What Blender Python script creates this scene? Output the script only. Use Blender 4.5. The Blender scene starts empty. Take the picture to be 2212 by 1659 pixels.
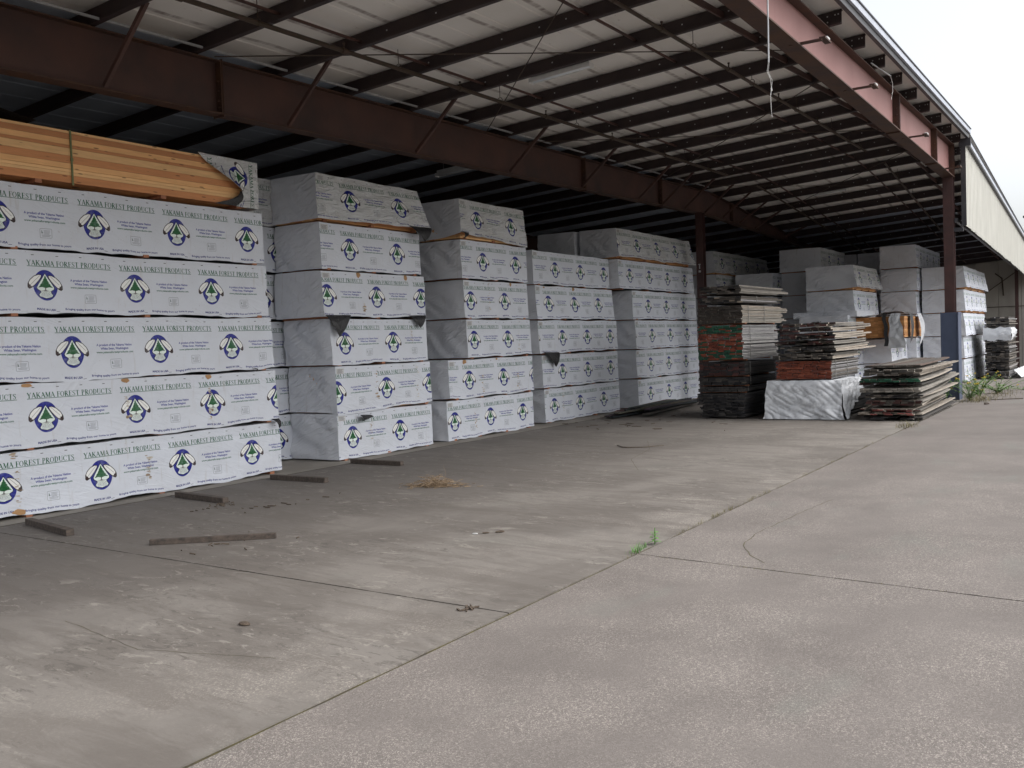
import bpy, bmesh, math, random
import numpy as np
from mathutils import Vector, Matrix, noise

random.seed(7)
sc = bpy.context.scene
COL = sc.collection
rad = math.radians

# ------------------------------------------------------------------ camera
cam = bpy.data.cameras.new("camera")
co = bpy.data.objects.new("camera", cam); COL.objects.link(co)
cam.sensor_width = 36.0; cam.lens = 36.0 * 2050 / 2212
cam.clip_start = 0.05; cam.clip_end = 6000
RX = ((0.54175154, -0.05380689, 0.83881469), (-0.83972635, 0.00921701, 0.54293158), (-0.03694483, -0.99850882, -0.04018974))
M = Matrix.Identity(4)
for i in range(3):
    M[i][0] = RX[i][0]; M[i][1] = -RX[i][1]; M[i][2] = -RX[i][2]
M[2][3] = 1.95
co.matrix_world = M
sc.camera = co

# ------------------------------------------------------------------ world, sun, exposure (overcast)
W = bpy.data.worlds.new("World"); sc.world = W; W.use_nodes = True
nt = W.node_tree; nt.nodes.clear()
out = nt.nodes.new('ShaderNodeOutputWorld'); bg = nt.nodes.new('ShaderNodeBackground')
sky = nt.nodes.new('ShaderNodeTexSky'); sky.sky_type = 'NISHITA'; sky.sun_disc = False
SUN_EL, SUN_ROT = rad(50), rad(165)
sky.sun_elevation = SUN_EL; sky.sun_rotation = SUN_ROT
sky.air_density = 1.0; sky.dust_density = 4.0; sky.ozone_density = 1.0
hs = nt.nodes.new('ShaderNodeHueSaturation'); hs.inputs['Saturation'].default_value = 0.24
hs.inputs['Value'].default_value = 1.0
nt.links.new(sky.outputs[0], hs.inputs['Color']); nt.links.new(hs.outputs[0], bg.inputs['Color'])
bg.inputs['Strength'].default_value = 0.15
nt.links.new(bg.outputs[0], out.inputs[0])
sun = bpy.data.lights.new("sun", 'SUN'); so = bpy.data.objects.new("sun", sun); COL.objects.link(so)
sun.energy = 0.5; sun.angle = rad(75); sun.color = (1.0, 0.97, 0.93)
sd = Vector((math.sin(SUN_ROT) * math.cos(SUN_EL), math.cos(SUN_ROT) * math.cos(SUN_EL), math.sin(SUN_EL)))
so.rotation_euler = sd.to_track_quat('Z', 'Y').to_euler()
so.location = (0, -20, 30)
sc.view_settings.view_transform = 'Standard'; sc.view_settings.look = 'None'
sc.view_settings.exposure = 0.93; sc.view_settings.gamma = 1.0
sc.render.engine = 'CYCLES'
sc.cycles.max_bounces = 10; sc.cycles.diffuse_bounces = 8

# ------------------------------------------------------------------ node helpers
def newmat(name):
    m = bpy.data.materials.new(name); m.use_nodes = True
    return m, m.node_tree, m.node_tree.nodes['Principled BSDF']
def N(nt, t, **kw):
    n = nt.nodes.new(t)
    for k, v in kw.items(): setattr(n, k, v)
    return n
def coords(nt, scale=(1, 1, 1), rot=(0, 0, 0), world=False, rnd=True):
    tc = N(nt, 'ShaderNodeTexCoord'); mp = N(nt, 'ShaderNodeMapping')
    mp.inputs['Scale'].default_value = scale; mp.inputs['Rotation'].default_value = rot
    if world:
        g = N(nt, 'ShaderNodeNewGeometry'); src = g.outputs['Position']
    else:
        src = tc.outputs['Object']
    if rnd and not world:
        oi = N(nt, 'ShaderNodeObjectInfo'); vm = N(nt, 'ShaderNodeVectorMath', operation='MULTIPLY_ADD')
        vm.inputs[1].default_value = (1, 1, 1)
        cx = N(nt, 'ShaderNodeMath', operation='MULTIPLY'); cx.inputs[1].default_value = 57.0
        nt.links.new(oi.outputs['Random'], cx.inputs[0])
        nt.links.new(src, vm.inputs[0]); nt.links.new(cx.outputs[0], vm.inputs[2]); src = vm.outputs[0]
    nt.links.new(src, mp.inputs['Vector'])
    return mp.outputs[0]
def rotscale(nt, rot, scale, world=False):
    v = coords(nt, (1, 1, 1), rot, world); m = N(nt, 'ShaderNodeMapping'); m.inputs['Scale'].default_value = scale
    nt.links.new(v, m.inputs['Vector']); return m.outputs[0]
def noi(nt, vec, scale, detail=4, rough=.55, dist=0):
    n = N(nt, 'ShaderNodeTexNoise'); n.inputs['Scale'].default_value = scale
    n.inputs['Detail'].default_value = detail; n.inputs['Roughness'].default_value = rough
    n.inputs['Distortion'].default_value = dist
    nt.links.new(vec, n.inputs['Vector']); return n.outputs['Fac']
def ramp(nt, fac, stops):
    r = N(nt, 'ShaderNodeValToRGB'); e = r.color_ramp.elements
    while len(e) > len(stops): e.remove(e[-1])
    while len(e) < len(stops): e.new(.5)
    for el, (p, c) in zip(e, stops):
        el.position = p; el.color = (c, c, c, 1) if isinstance(c, (int, float)) else (*c[:3], 1)
    nt.links.new(fac, r.inputs[0]); return r.outputs[0]
def mix(nt, fac, a, b, mode='MIX'):
    m = N(nt, 'ShaderNodeMix', data_type='RGBA', blend_type=mode)
    for sock, v in ((m.inputs[0], fac), (m.inputs[6], a), (m.inputs[7], b)):
        if isinstance(v, (int, float)): sock.default_value = v
        elif isinstance(v, tuple): sock.default_value = (*v[:3], 1)
        else: nt.links.new(v, sock)
    return m.outputs[2]
def bump(nt, b, h, strength=.3, dist=.02, normal=None):
    n = N(nt, 'ShaderNodeBump'); n.inputs['Strength'].default_value = strength
    n.inputs['Distance'].default_value = dist
    nt.links.new(h, n.inputs['Height'])
    if normal is not None: nt.links.new(normal, n.inputs['Normal'])
    nt.links.new(n.outputs[0], b.inputs['Normal']); return n.outputs[0]
def math_(nt, op, a, b=None, c=None):
    m = N(nt, 'ShaderNodeMath', operation=op)
    for i, v in enumerate((a, b, c)):
        if v is None: continue
        if isinstance(v, (int, float)): m.inputs[i].default_value = v
        else: nt.links.new(v, m.inputs[i])
    return m.outputs[0]
def simple(name, c1, c2, scale=4, rough=.7, bs=.2, bd=.005, stretch=(1, 1, 1), metal=0, p=(.35, .65), detail=6):
    m, nt, b = newmat(name)
    v = coords(nt, stretch); f = noi(nt, v, scale, detail, .62)
    nt.links.new(mix(nt, ramp(nt, f, [(p[0], 0.), (p[1], 1.)]), c1, c2), b.inputs['Base Color'])
    b.inputs['Roughness'].default_value = rough; b.inputs['Metallic'].default_value = metal
    bump(nt, b, noi(nt, v, scale * 5, 3), bs, bd)
    return m

# ------------------------------------------------------------------ printed wrap artwork (drawn in code)
TW, TH = 1.334, 0.825
IW, IH = 1536, 950
S = IW / TW
rgb = np.ones((IH, IW, 3), np.float32) * np.array([.93, .93, .93], np.float32)
al = np.zeros((IH, IW), np.float32)
def fill(pts, color, a=1.0):
    P = [(x * S, y * S) for x, y in pts]
    x0 = max(0, int(min(p[0] for p in P)) - 1); x1 = min(IW, int(max(p[0] for p in P)) + 2)
    y0 = max(0, int(min(p[1] for p in P)) - 1); y1 = min(IH, int(max(p[1] for p in P)) + 2)
    if x1 <= x0 or y1 <= y0: return
    xs, ys = np.meshgrid(np.arange(x0, x1) + .5, np.arange(y0, y1) + .5)
    ins = np.zeros(xs.shape, bool)
    for i in range(len(P)):
        ax, ay = P[i]; bx, by = P[i - 1]
        if ay == by: continue
        c = ((ay > ys) != (by > ys)) & (xs < (bx - ax) * (ys - ay) / (by - ay) + ax)
        ins ^= c
    rgb[y0:y1, x0:x1][ins] = color
    al[y0:y1, x0:x1][ins] = a
def line(pts, w, color, a=1.0):
    for (ax, ay), (bx, by) in zip(pts, pts[1:]):
        d = math.hypot(bx - ax, by - ay) or 1e-6
        nx, ny = -(by - ay) / d * w / 2, (bx - ax) / d * w / 2
        fill([(ax + nx, ay + ny), (bx + nx, by + ny), (bx - nx, by - ny), (ax - nx, ay - ny)], color, a)
def ell(cx, cy, rx, ry, color, a=1.0, n=64):
    fill([(cx + rx * math.cos(t * 2 * math.pi / n), cy + ry * math.sin(t * 2 * math.pi / n)) for t in range(n)], color, a)
BLUE, GREEN, DKG, BROWN, GREY = (.03, .09, .50), (.02, .33, .15), (.08, .33, .22), (.19, .11, .10), (.45, .47, .50)
TK, TN = .20, .085
def arc(cx, cy, rx, ry, a0, a1, wmin, wmax, n=26):
    o = []
    for i in range(n + 1):
        t = math.radians(a0 + (a1 - a0) * i / n)
        o.append((cx + rx * math.cos(t), cy + ry * math.sin(t), wmin + (wmax - wmin) * abs(math.cos(t)) ** 1.5))
    return o
def sr(x0, x1, y): return [(x0, y, .05), (x1, y, .05)]
def st(x, a=0, b=1, w=TK): return [(x, a, w), (x, b, w)]
GL = {
 'Y': (.86, [[(.1, 1, TK), (.44, .46, TK)], [(.78, 1, TN), (.46, .46, TN)], st(.45, 0, .5), sr(0, .28, .975), sr(.62, .9, .975), sr(.28, .62, .025)]),
 'A': (.88, [[(.1, 0, TN), (.42, .98, TN)], [(.42, .98, TK), (.78, 0, TK)], [(.2, .34, TN), (.66, .34, TN)], sr(0, .22, .025), sr(.6, .92, .025)]),
 'K': (.90, [st(.2), [(.74, .97, TN), (.26, .45, TN)], [(.38, .58, TK), (.78, .02, TK)], sr(.04, .36, .975), sr(.04, .36, .025), sr(.58, .88, .975), sr(.62, .94, .025)]),
 'M': (1.06, [st(.15, 0, 1, .07), [(.17, 1, TK), (.53, .05, TK)], [(.53, .05, TN), (.9, 1, TN)], st(.91), sr(0, .26, .975), sr(0, .3, .025), sr(.8, 1.08, .975), sr(.76, 1.08, .025)]),
 'F': (.70, [st(.2), sr(.04, .68, .97), sr(.2, .52, .52), [(.66, .97, .05), (.66, .76, .05)], [(.52, .64, .05), (.52, .4, .05)], sr(.04, .38, .025)]),
 'O': (.86, [arc(.42, .5, .34, .47, 0, 360, .05, .17, 50)]),
 'R': (.86, [st(.2), arc(.3, .75, .3, .225, -90, 90, .05, .16), sr(.04, .34, .975), sr(.2, .34, .525), [(.36, .52, TK), (.76, .03, TK)], sr(.04, .36, .025), sr(.66, .92, .025)]),
 'E': (.76, [st(.2), sr(.04, .68, .97), sr(.2, .52, .52), sr(.04, .7, .03), [(.67, .97, .05), (.67, .76, .05)], [(.7, .03, .05), (.7, .26, .05)], [(.52, .64, .05), (.52, .4, .05)]]),
 'S': (.66, [[(.52, .80, .05), (.46, .92, .07), (.32, .97, .07), (.16, .90, .10), (.10, .76, .13), (.18, .62, .15), (.34, .50, .16), (.48, .38, .15), (.54, .24, .13), (.46, .09, .10), (.30, .03, .07), (.14, .09, .06), (.07, .22, .05)], [(.53, .97, .05), (.53, .76, .05)], [(.07, .03, .05), (.07, .26, .05)]]),
 'T': (.80, [st(.38), sr(.02, .74, .97), [(.03, .97, .05), (.03, .74, .05)], [(.73, .97, .05), (.73, .74, .05)], sr(.22, .54, .025)]),
 'P': (.72, [st(.2), arc(.3, .73, .3, .245, -90, 90, .05, .16), sr(.04, .34, .975), sr(.2, .34, .485), sr(.04, .38, .025)]),
 'D': (.86, [st(.2), arc(.3, .5, .43, .47, -90, 90, .05, .17, 34), sr(.04, .34, .97), sr(.04, .34, .03)]),
 'U': (.90, [st(.2, .3, 1), arc(.47, .3, .27, .27, 180, 360, .06, .12), st(.74, .3, 1, TN), sr(.04, .36, .975), sr(.62, .88, .975)]),
 'C': (.82, [arc(.44, .5, .35, .47, 48, 312, .05, .17, 40), [(.68, .97, .05), (.68, .7, .05)], [(.68, .06, .05), (.68, .24, .05)]]),
}
def serif_text(txt, x, y, hgt, width, color):
    tot = sum(.34 if c == ' ' else GL[c][0] for c in txt) + .05 * len(txt)
    sx = width / tot
    cx = x
    for c in txt:
        if c == ' ': cx += .39 * sx; continue
        adv, strokes = GL[c]
        for s in strokes:
            for (ax, ay, aw), (bx, by, bw) in zip(s, s[1:]):
                p = Vector((cx + ax * sx, y + ay * hgt)); q = Vector((cx + bx * sx, y + by * hgt))
                d = q - p
                if d.length < 1e-6: continue
                n = Vector((-d.y, d.x)).normalized() * hgt * .5; e = d.normalized() * hgt * .015
                fill([p + n * aw - e, q + n * bw + e, q - n * bw + e, p - n * aw - e], color)
        cx += (adv + .05) * sx
def sans(txt, cx, y, width, height, color, bold=.012):
    cu = bpy.data.curves.new("t", 'FONT'); cu.body = txt; cu.size = 1; cu.offset = bold; cu.resolution_u = 3
    ob = bpy.data.objects.new("t", cu); COL.objects.link(ob)
    dg = bpy.context.evaluated_depsgraph_get(); me = ob.evaluated_get(dg).to_mesh()
    me.calc_loop_triangles()
    V = np.array([v.co[:2] for v in me.vertices]); mn, mx = V.min(0), V.max(0)
    V = (V - [mn[0], 0]) * [width / (mx[0] - mn[0]), height / .72] + [cx - width / 2, y]
    for t in me.loop_triangles: fill([tuple(V[i]) for i in t.vertices], color)
    ob.evaluated_get(dg).to_mesh_clear(); bpy.data.objects.remove(ob); bpy.data.curves.remove(cu)
serif_text("YAKAMA FOREST PRODUCTS", .018, .632, .070, 1.20, DKG)
line([(.018, .622), (1.222, .622)], .008, DKG)
ell(.253, .377, .167, .202, BLUE); 
ARW = [(.252, .535), (.285, .485), (.325, .425), (.372, .350), (.366, .322), (.322, .298), (.334, .270), (.350, .247), (.335, .222), (.252, .202), (.17, .222), (.155, .247), (.172, .270), (.186, .295), (.142, .320), (.132, .347), (.160, .395), (.205, .462)]
fill(ARW, (.86, .90, .88))
line(ARW + ARW[:1], .010, (.04, .05, .25))
TREE = [(.253, .508), (.268, .478), (.262, .478), (.286, .446), (.276, .448), (.304, .412), (.292, .414), (.328, .380), (.316, .380), (.354, .348), (.300, .352), (.253, .340), (.206, .352), (.152, .344), (.188, .380), (.176, .378), (.212, .414), (.202, .412), (.230, .448), (.220, .446), (.244, .478), (.238, .478)]
fill(TREE, GREEN)
line([(.253, .345), (.249, .316)], .012, BROWN)
for a in range(-4, 5):
    t = a * .32; line([(.249, .316), (.249 + .085 * math.sin(t), .316 - .075 * math.cos(t))], .0035, (.30, .27, .27))
for k in range(14):
    x = .185 + k * .0105; line([(x, .286 - .02 * abs(math.sin(k * 1.7))), (x + .003, .222)], .0045, (.62, .63, .65))
for sgn in (-1, 1):
    c = .2505
    F = [(.046, .512), (.088, .516), (.150, .492), (.203, .444), (.232, .392), (.234, .346), (.214, .328), (.178, .345), (.132, .384), (.085, .434), (.052, .480)]
    Fp = [(c + sgn * x, y - (0 if sgn < 0 else .006 + (x - .05) * .08)) for x, y in F]
    fill(Fp, (.90, .90, .89)); line(Fp + Fp[:1], .010, (.10, .07, .09))
    Tp = [(c + sgn * x, y - (0 if sgn < 0 else .006 + (x - .05) * .08)) for x, y in [(.222, .408), (.232, .392), (.234, .346), (.214, .328), (.178, .345), (.170, .356), (.196, .362), (.192, .378), (.212, .382)]]
    fill(Tp, BROWN)
    line([(c + sgn * .07, .50), (c + sgn * .19, .385)], .004, (.3, .27, .27))
sans("A product of the Yakama Nation", .875, .440, .545, .031, BLUE, .03)
sans("White Swan, Washington", .875, .392, .425, .031, BLUE, .03)
sans("www.yakamaforestproducts.com", .880, .345, .560, .027, (.05, .33, .22), .03)
bx = [(.812, .262), (.958, .262), (.966, .254), (.966, .150), (.958, .142), (.812, .142), (.804, .150), (.804, .254)]
line(bx + bx[:1], .005, GREY)
for k, (a, b) in enumerate([(.855, .945), (.86, .94), (.855, .935), (.86, .93), (.825, .95), (.83, .94)]):
    line([(a, .238 - k * .015), (b, .238 - k * .015)], .006, (.5, .52, .56))
fill([(.826, .248), (.836, .225), (.846, .2), (.822, .2)], (.45, .5, .5))
sans("MADE IN USA", .243, .040, .258, .028, (.08, .12, .42), .04)
line([(.378, .030), (.425, .030)], .006, (.2, .2, .35))
sans("Bringing quality from our home to yours", .867, .040, .724, .028, (.10, .14, .44), .03)
for k in range(4): line([(.085 + .3335 * k, .770), (.123 + .3335 * k, .770)], .009, (.2, .2, .22))
img = bpy.data.images.new("wrap_print", IW, IH, alpha=True)
img.alpha_mode = 'CHANNEL_PACKED'
img.pixels.foreach_set(np.concatenate([rgb, al[..., None]], 2).ravel().astype(np.float32)); img.update(); img.pack()

def wrapmat(name, printed, base, dirt, dirty=.35, crump=0):
    m, nt, b = newmat(name)
    v = coords(nt)
    d = ramp(nt, noi(nt, v, 1.7, 6, .65), [(.40, 0.), (.80, 1.)])
    col = mix(nt, math_(nt, 'MULTIPLY', d, dirty), base, dirt)
    if printed:
        uv = N(nt, 'ShaderNodeUVMap'); it = N(nt, 'ShaderNodeTexImage'); it.image = img
        nt.links.new(uv.outputs[0], it.inputs[0])
        wear = ramp(nt, noi(nt, v, 14, 4, .7), [(.3, .85), (.5, 1.)])
        col = mix(nt, math_(nt, 'MULTIPLY', it.outputs['Alpha'], wear), col, it.outputs['Color'])
    # fine vertical rain stains and specks
    v2 = coords(nt, (7, 7, .8)); s = ramp(nt, noi(nt, v2, 2.2, 4), [(.62, 0.), (.78, 1.)])
    col = mix(nt, math_(nt, 'MULTIPLY', s, .30), col, (.33, .27, .20))
    sp = ramp(nt, noi(nt, v, 38, 2, .5), [(.70, 0.), (.76, 1.)])
    col = mix(nt, math_(nt, 'MULTIPLY', sp, .35), col, (.2, .17, .14))
    nt.links.new(col, b.inputs['Base Color'])
    b.inputs['Roughness'].default_value = .48; b.inputs['Specular IOR Level'].default_value = .35
    def ridge(vec, sc_, dist):
        r_ = noi(nt, vec, sc_, 3, .5, dist)
        return math_(nt, 'ABSOLUTE', math_(nt, 'SUBTRACT', r_, .5))
    if printed:
        n1 = ridge(rotscale(nt, (0, .85, 0), (.35, 1, 1.9)), 2.3, .5)
        n2 = ridge(rotscale(nt, (0, -.3, 0), (.5, 1, 2.0)), 4.0, .6)
    else:
        n1 = ridge(rotscale(nt, (.70, 0, 0), (1, .3, 1.8)), 2.0, .4)
        n2 = ridge(rotscale(nt, (.40, 0, 0), (1, .35, 1.8)), 4.0, .5)
    msk = ramp(nt, noi(nt, v, 1.1, 3), [(.40, .25), (.60, 1.)])
    l1 = ramp(nt, n1, [(.0, 1.), (.12, 0.)]); l2 = ramp(nt, n2, [(.0, 1.), (.10, 0.)])
    h_ = math_(nt, 'MULTIPLY', msk, math_(nt, 'ADD', math_(nt, 'MULTIPLY', l1, .22 if printed else .6), math_(nt, 'MULTIPLY', l2, .12 if printed else .35)))
    h_ = math_(nt, 'ADD', h_, math_(nt, 'MULTIPLY', n1, 1.3))
    if crump:
        n3 = ridge(rotscale(nt, (0, .12, 0), (.5, 1, 1.6)), 5.5, .9)
        h_ = math_(nt, 'ADD', h_, math_(nt, 'MULTIPLY', n3, 4.0))
    bump(nt, b, h_, .9, .035)
    return m
M_PRINT = wrapmat("printed_wrap", True, (.605, .635, .695), (.47, .475, .49), .35)
M_PRINT_D = wrapmat("dirty_printed_wrap", True, (.60, .615, .63), (.40, .39, .35), .55, 1)
M_PLAIN = wrapmat("plain_wrap", False, (.69, .71, .755), (.57, .58, .60))
M_PLAIN_L = wrapmat("pale_tarp", False, (.60, .62, .65), (.46, .47, .48))
M_BLACK = simple("black_film", (.008, .008, .010), (.018, .018, .02), 5, .45, .8, .02)
M_TAG = simple("paper_tag", (.62, .62, .62), (.45, .45, .45), 60, .7, .1, .001, (1, 1, 6))

def woodmat(name, c1, c2, rough=.7, vcol=False, knots=False, stretch=(.12, 1, 1), grain=1.0):
    m, nt, b = newmat(name)
    v = coords(nt, stretch); f = noi(nt, v, 22, 6, .65, .4)
    col = mix(nt, ramp(nt, f, [(.3, 0.), (.7, 1.)]), c1, c2)
    if vcol:
        a = N(nt, 'ShaderNodeVertexColor', layer_name='Col')
        g = ramp(nt, f, [(.2, .55), (.8, 1.25)])
        col = mix(nt, grain, a.outputs['Color'], g, 'MULTIPLY')
    if knots:
        vk = coords(nt, (1.6, 1, 7)); k = N(nt, 'ShaderNodeTexVoronoi'); k.inputs['Scale'].default_value = 2.2
        nt.links.new(vk, k.inputs['Vector'])
        kk = ramp(nt, k.outputs['Distance'], [(.11, 1.), (.17, 0.)])
        col = mix(nt, math_(nt, 'MULTIPLY', kk, .75), col, (.16, .06, .025))
    nt.links.new(col, b.inputs['Base Color']); b.inputs['Roughness'].default_value = rough
    bump(nt, b, f, .35, .004)
    return m
M_LUMBER = woodmat("fresh_lumber", (.9, .9, .9), (1, 1, 1), vcol=True, knots=True, grain=.45)
M_BOARD = woodmat("weathered_board", (.2, .2, .2), (.3, .3, .3), vcol=True, rough=.85)
M_BEARER = woodmat("bearer_wood", (.28, .10, .055), (.40, .18, .09))
M_BATTEN = woodmat("old_batten", (.045, .038, .034), (.13, .10, .08), rough=.9)
M_STRAP = simple("steel_strap", (.10, .10, .10), (.25, .24, .22), 12, .5)
M_TWINE = simple("green_strap", (.10, .13, .05), (.18, .20, .08), 12, .6)

# ------------------------------------------------------------------ object helpers
def tag(o, label=None, cat=None, group=None, kind=None):
    if label: o['label'] = label
    if cat: o['category'] = cat
    if group: o['group'] = group
    if kind: o['kind'] = kind
    return o
def empty(name, loc, label=None, cat=None, group=None):
    o = bpy.data.objects.new(name, None); COL.objects.link(o); o.location = loc
    o.empty_display_size = .1
    return tag(o, label, cat, group)
class MB:
    """collects vertices/faces in world coordinates"""
    def __init__(s): s.v = []; s.f = []; s.mi = []; s.uv = {}; s.col = []
    def quad(s, pts, mi=0, col=None):
        n = len(s.v); s.v += [tuple(p) for p in pts]; s.f.append(tuple(range(n, n + len(pts)))); s.mi.append(mi); s.col.append(col)
    def box(s, x0, x1, y0, y1, z0, z1, mi=0, col=None, endcol=None):
        n = len(s.v)
        s.v += [(x, y, z) for x in (x0, x1) for y in (y0, y1) for z in (z0, z1)]
        for k, f in enumerate(((0, 1, 3, 2), (4, 6, 7, 5), (0, 4, 5, 1), (2, 3, 7, 6), (0, 2, 6, 4), (1, 5, 7, 3))):
            s.f.append(tuple(n + i for i in f)); s.mi.append(mi); s.col.append(endcol if (k < 2 and endcol) else col)
    def grid(s, nu, nv, fn, mi=0, uvfn=None, flip=False, col=None):
        n = len(s.v)
        for j in range(nv + 1):
            for i in range(nu + 1): s.v.append(tuple(fn(i / nu, j / nv)))
        for j in range(nv):
            for i in range(nu):
                a = n + j * (nu + 1) + i; q = (a, a + 1, a + nu + 2, a + nu + 1)
                if flip: q = q[::-1]
                if uvfn: s.uv[len(s.f)] = [uvfn(*s.v[k], ((k - n) % (nu + 1)) / nu, ((k - n) // (nu + 1)) / nv) for k in q]
                s.f.append(q); s.mi.append(mi); s.col.append(col)
    def bar(s, a, b, w, h=None, mi=0, up=(0, 0, 1), col=None):
        a, b = Vector(a), Vector(b); d = (b - a).normalized(); u = Vector(up)
        if abs(d.dot(u)) > .95: u = Vector((1, 0, 0))
        sx = d.cross(u).normalized() * (w / 2); sy = sx.normalized().cross(d) * ((h or w) / 2)
        n = len(s.v)
        for p in (a, b):
            for k1, k2 in ((-1, -1), (1, -1), (1, 1), (-1, 1)): s.v.append(tuple(p + sx * k1 + sy * k2))
        for f in ((0, 1, 2, 3), (7, 6, 5, 4), (0, 4, 5, 1), (1, 5, 6, 2), (2, 6, 7, 3), (3, 7, 4, 0)):
            s.f.append(tuple(n + i for i in f)); s.mi.append(mi); s.col.append(col)
    def tube(s, pts, r, seg=10, mi=0):
        n = len(s.v); pts = [Vector(p) for p in pts]
        for k, p in enumerate(pts):
            d = (pts[min(k + 1, len(pts) - 1)] - pts[max(k - 1, 0)]).normalized()
            u = Vector((0, 0, 1)) if abs(d.z) < .9 else Vector((1, 0, 0))
            a = d.cross(u).normalized(); b = d.cross(a)
            rr = r if not isinstance(r, (list, tuple)) else r[k]
            for i in range(seg):
                t = 2 * math.pi * i / seg; s.v.append(tuple(p + a * rr * math.cos(t) + b * rr * math.sin(t)))
        for k in range(len(pts) - 1):
            for i in range(seg):
                a = n + k * seg + i; b = n + k * seg + (i + 1) % seg
                s.f.append((a, b, b + seg, a + seg)); s.mi.append(mi); s.col.append(None)
        for base, rev in ((n, 0), (n + (len(pts) - 1) * seg, 1)):
            f = tuple(range(base, base + seg)); s.f.append(f if rev else f[::-1]); s.mi.append(mi); s.col.append(None)
    def build(s, name, mats, parent=None, smooth=False, bevel=0, origin=None):
        org = Vector(origin) if origin is not None else (Vector(parent_world(parent)) if parent else Vector((0, 0, 0)))
        if parent is None and origin is None and s.v:
            A = np.array(s.v); org = Vector(((A[:, 0].min() + A[:, 0].max()) / 2, (A[:, 1].min() + A[:, 1].max()) / 2, A[:, 2].min()))
        me = bpy.data.meshes.new(name)
        me.from_pydata([tuple(Vector(v) - org) for v in s.v], [], s.f)
        for m in (mats if isinstance(mats, (list, tuple)) else [mats]): me.materials.append(m)
        me.polygons.foreach_set('material_index', s.mi)
        if smooth: me.polygons.foreach_set('use_smooth', [True] * len(s.f))
        if s.uv:
            uvl = me.uv_layers.new(name='UVMap')
            for pi, u in s.uv.items():
                for li, w in zip(me.polygons[pi].loop_indices, u): uvl.data[li].uv = w
        if any(c is not None for c in s.col):
            ca = me.color_attributes.new('Col', 'FLOAT_COLOR', 'CORNER')
            for p, c in zip(me.polygons, s.col):
                c = c or (.2, .2, .2)
                for li in p.loop_indices: ca.data[li].color = (*c, 1)
        o = bpy.data.objects.new(name, me); COL.objects.link(o)
        if parent is not None:
            o.parent = parent; o.location = org - Vector(parent_world(parent))
        else: o.location = org
        if bevel:
            bv = o.modifiers.new('b', 'BEVEL'); bv.width = bevel; bv.segments = 1; bv.limit_method = 'ANGLE'
        me.update()
        return o
def parent_world(p):
    l = Vector((0, 0, 0))
    while p is not None: l += p.location; p = p.parent
    return l
def nz(x, y=0, z=0): return noise.noise(Vector((x, y, z)))
ORD = ['bottom', 'second up', 'third up', 'fourth up', 'fifth up', 'topmost']

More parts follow.
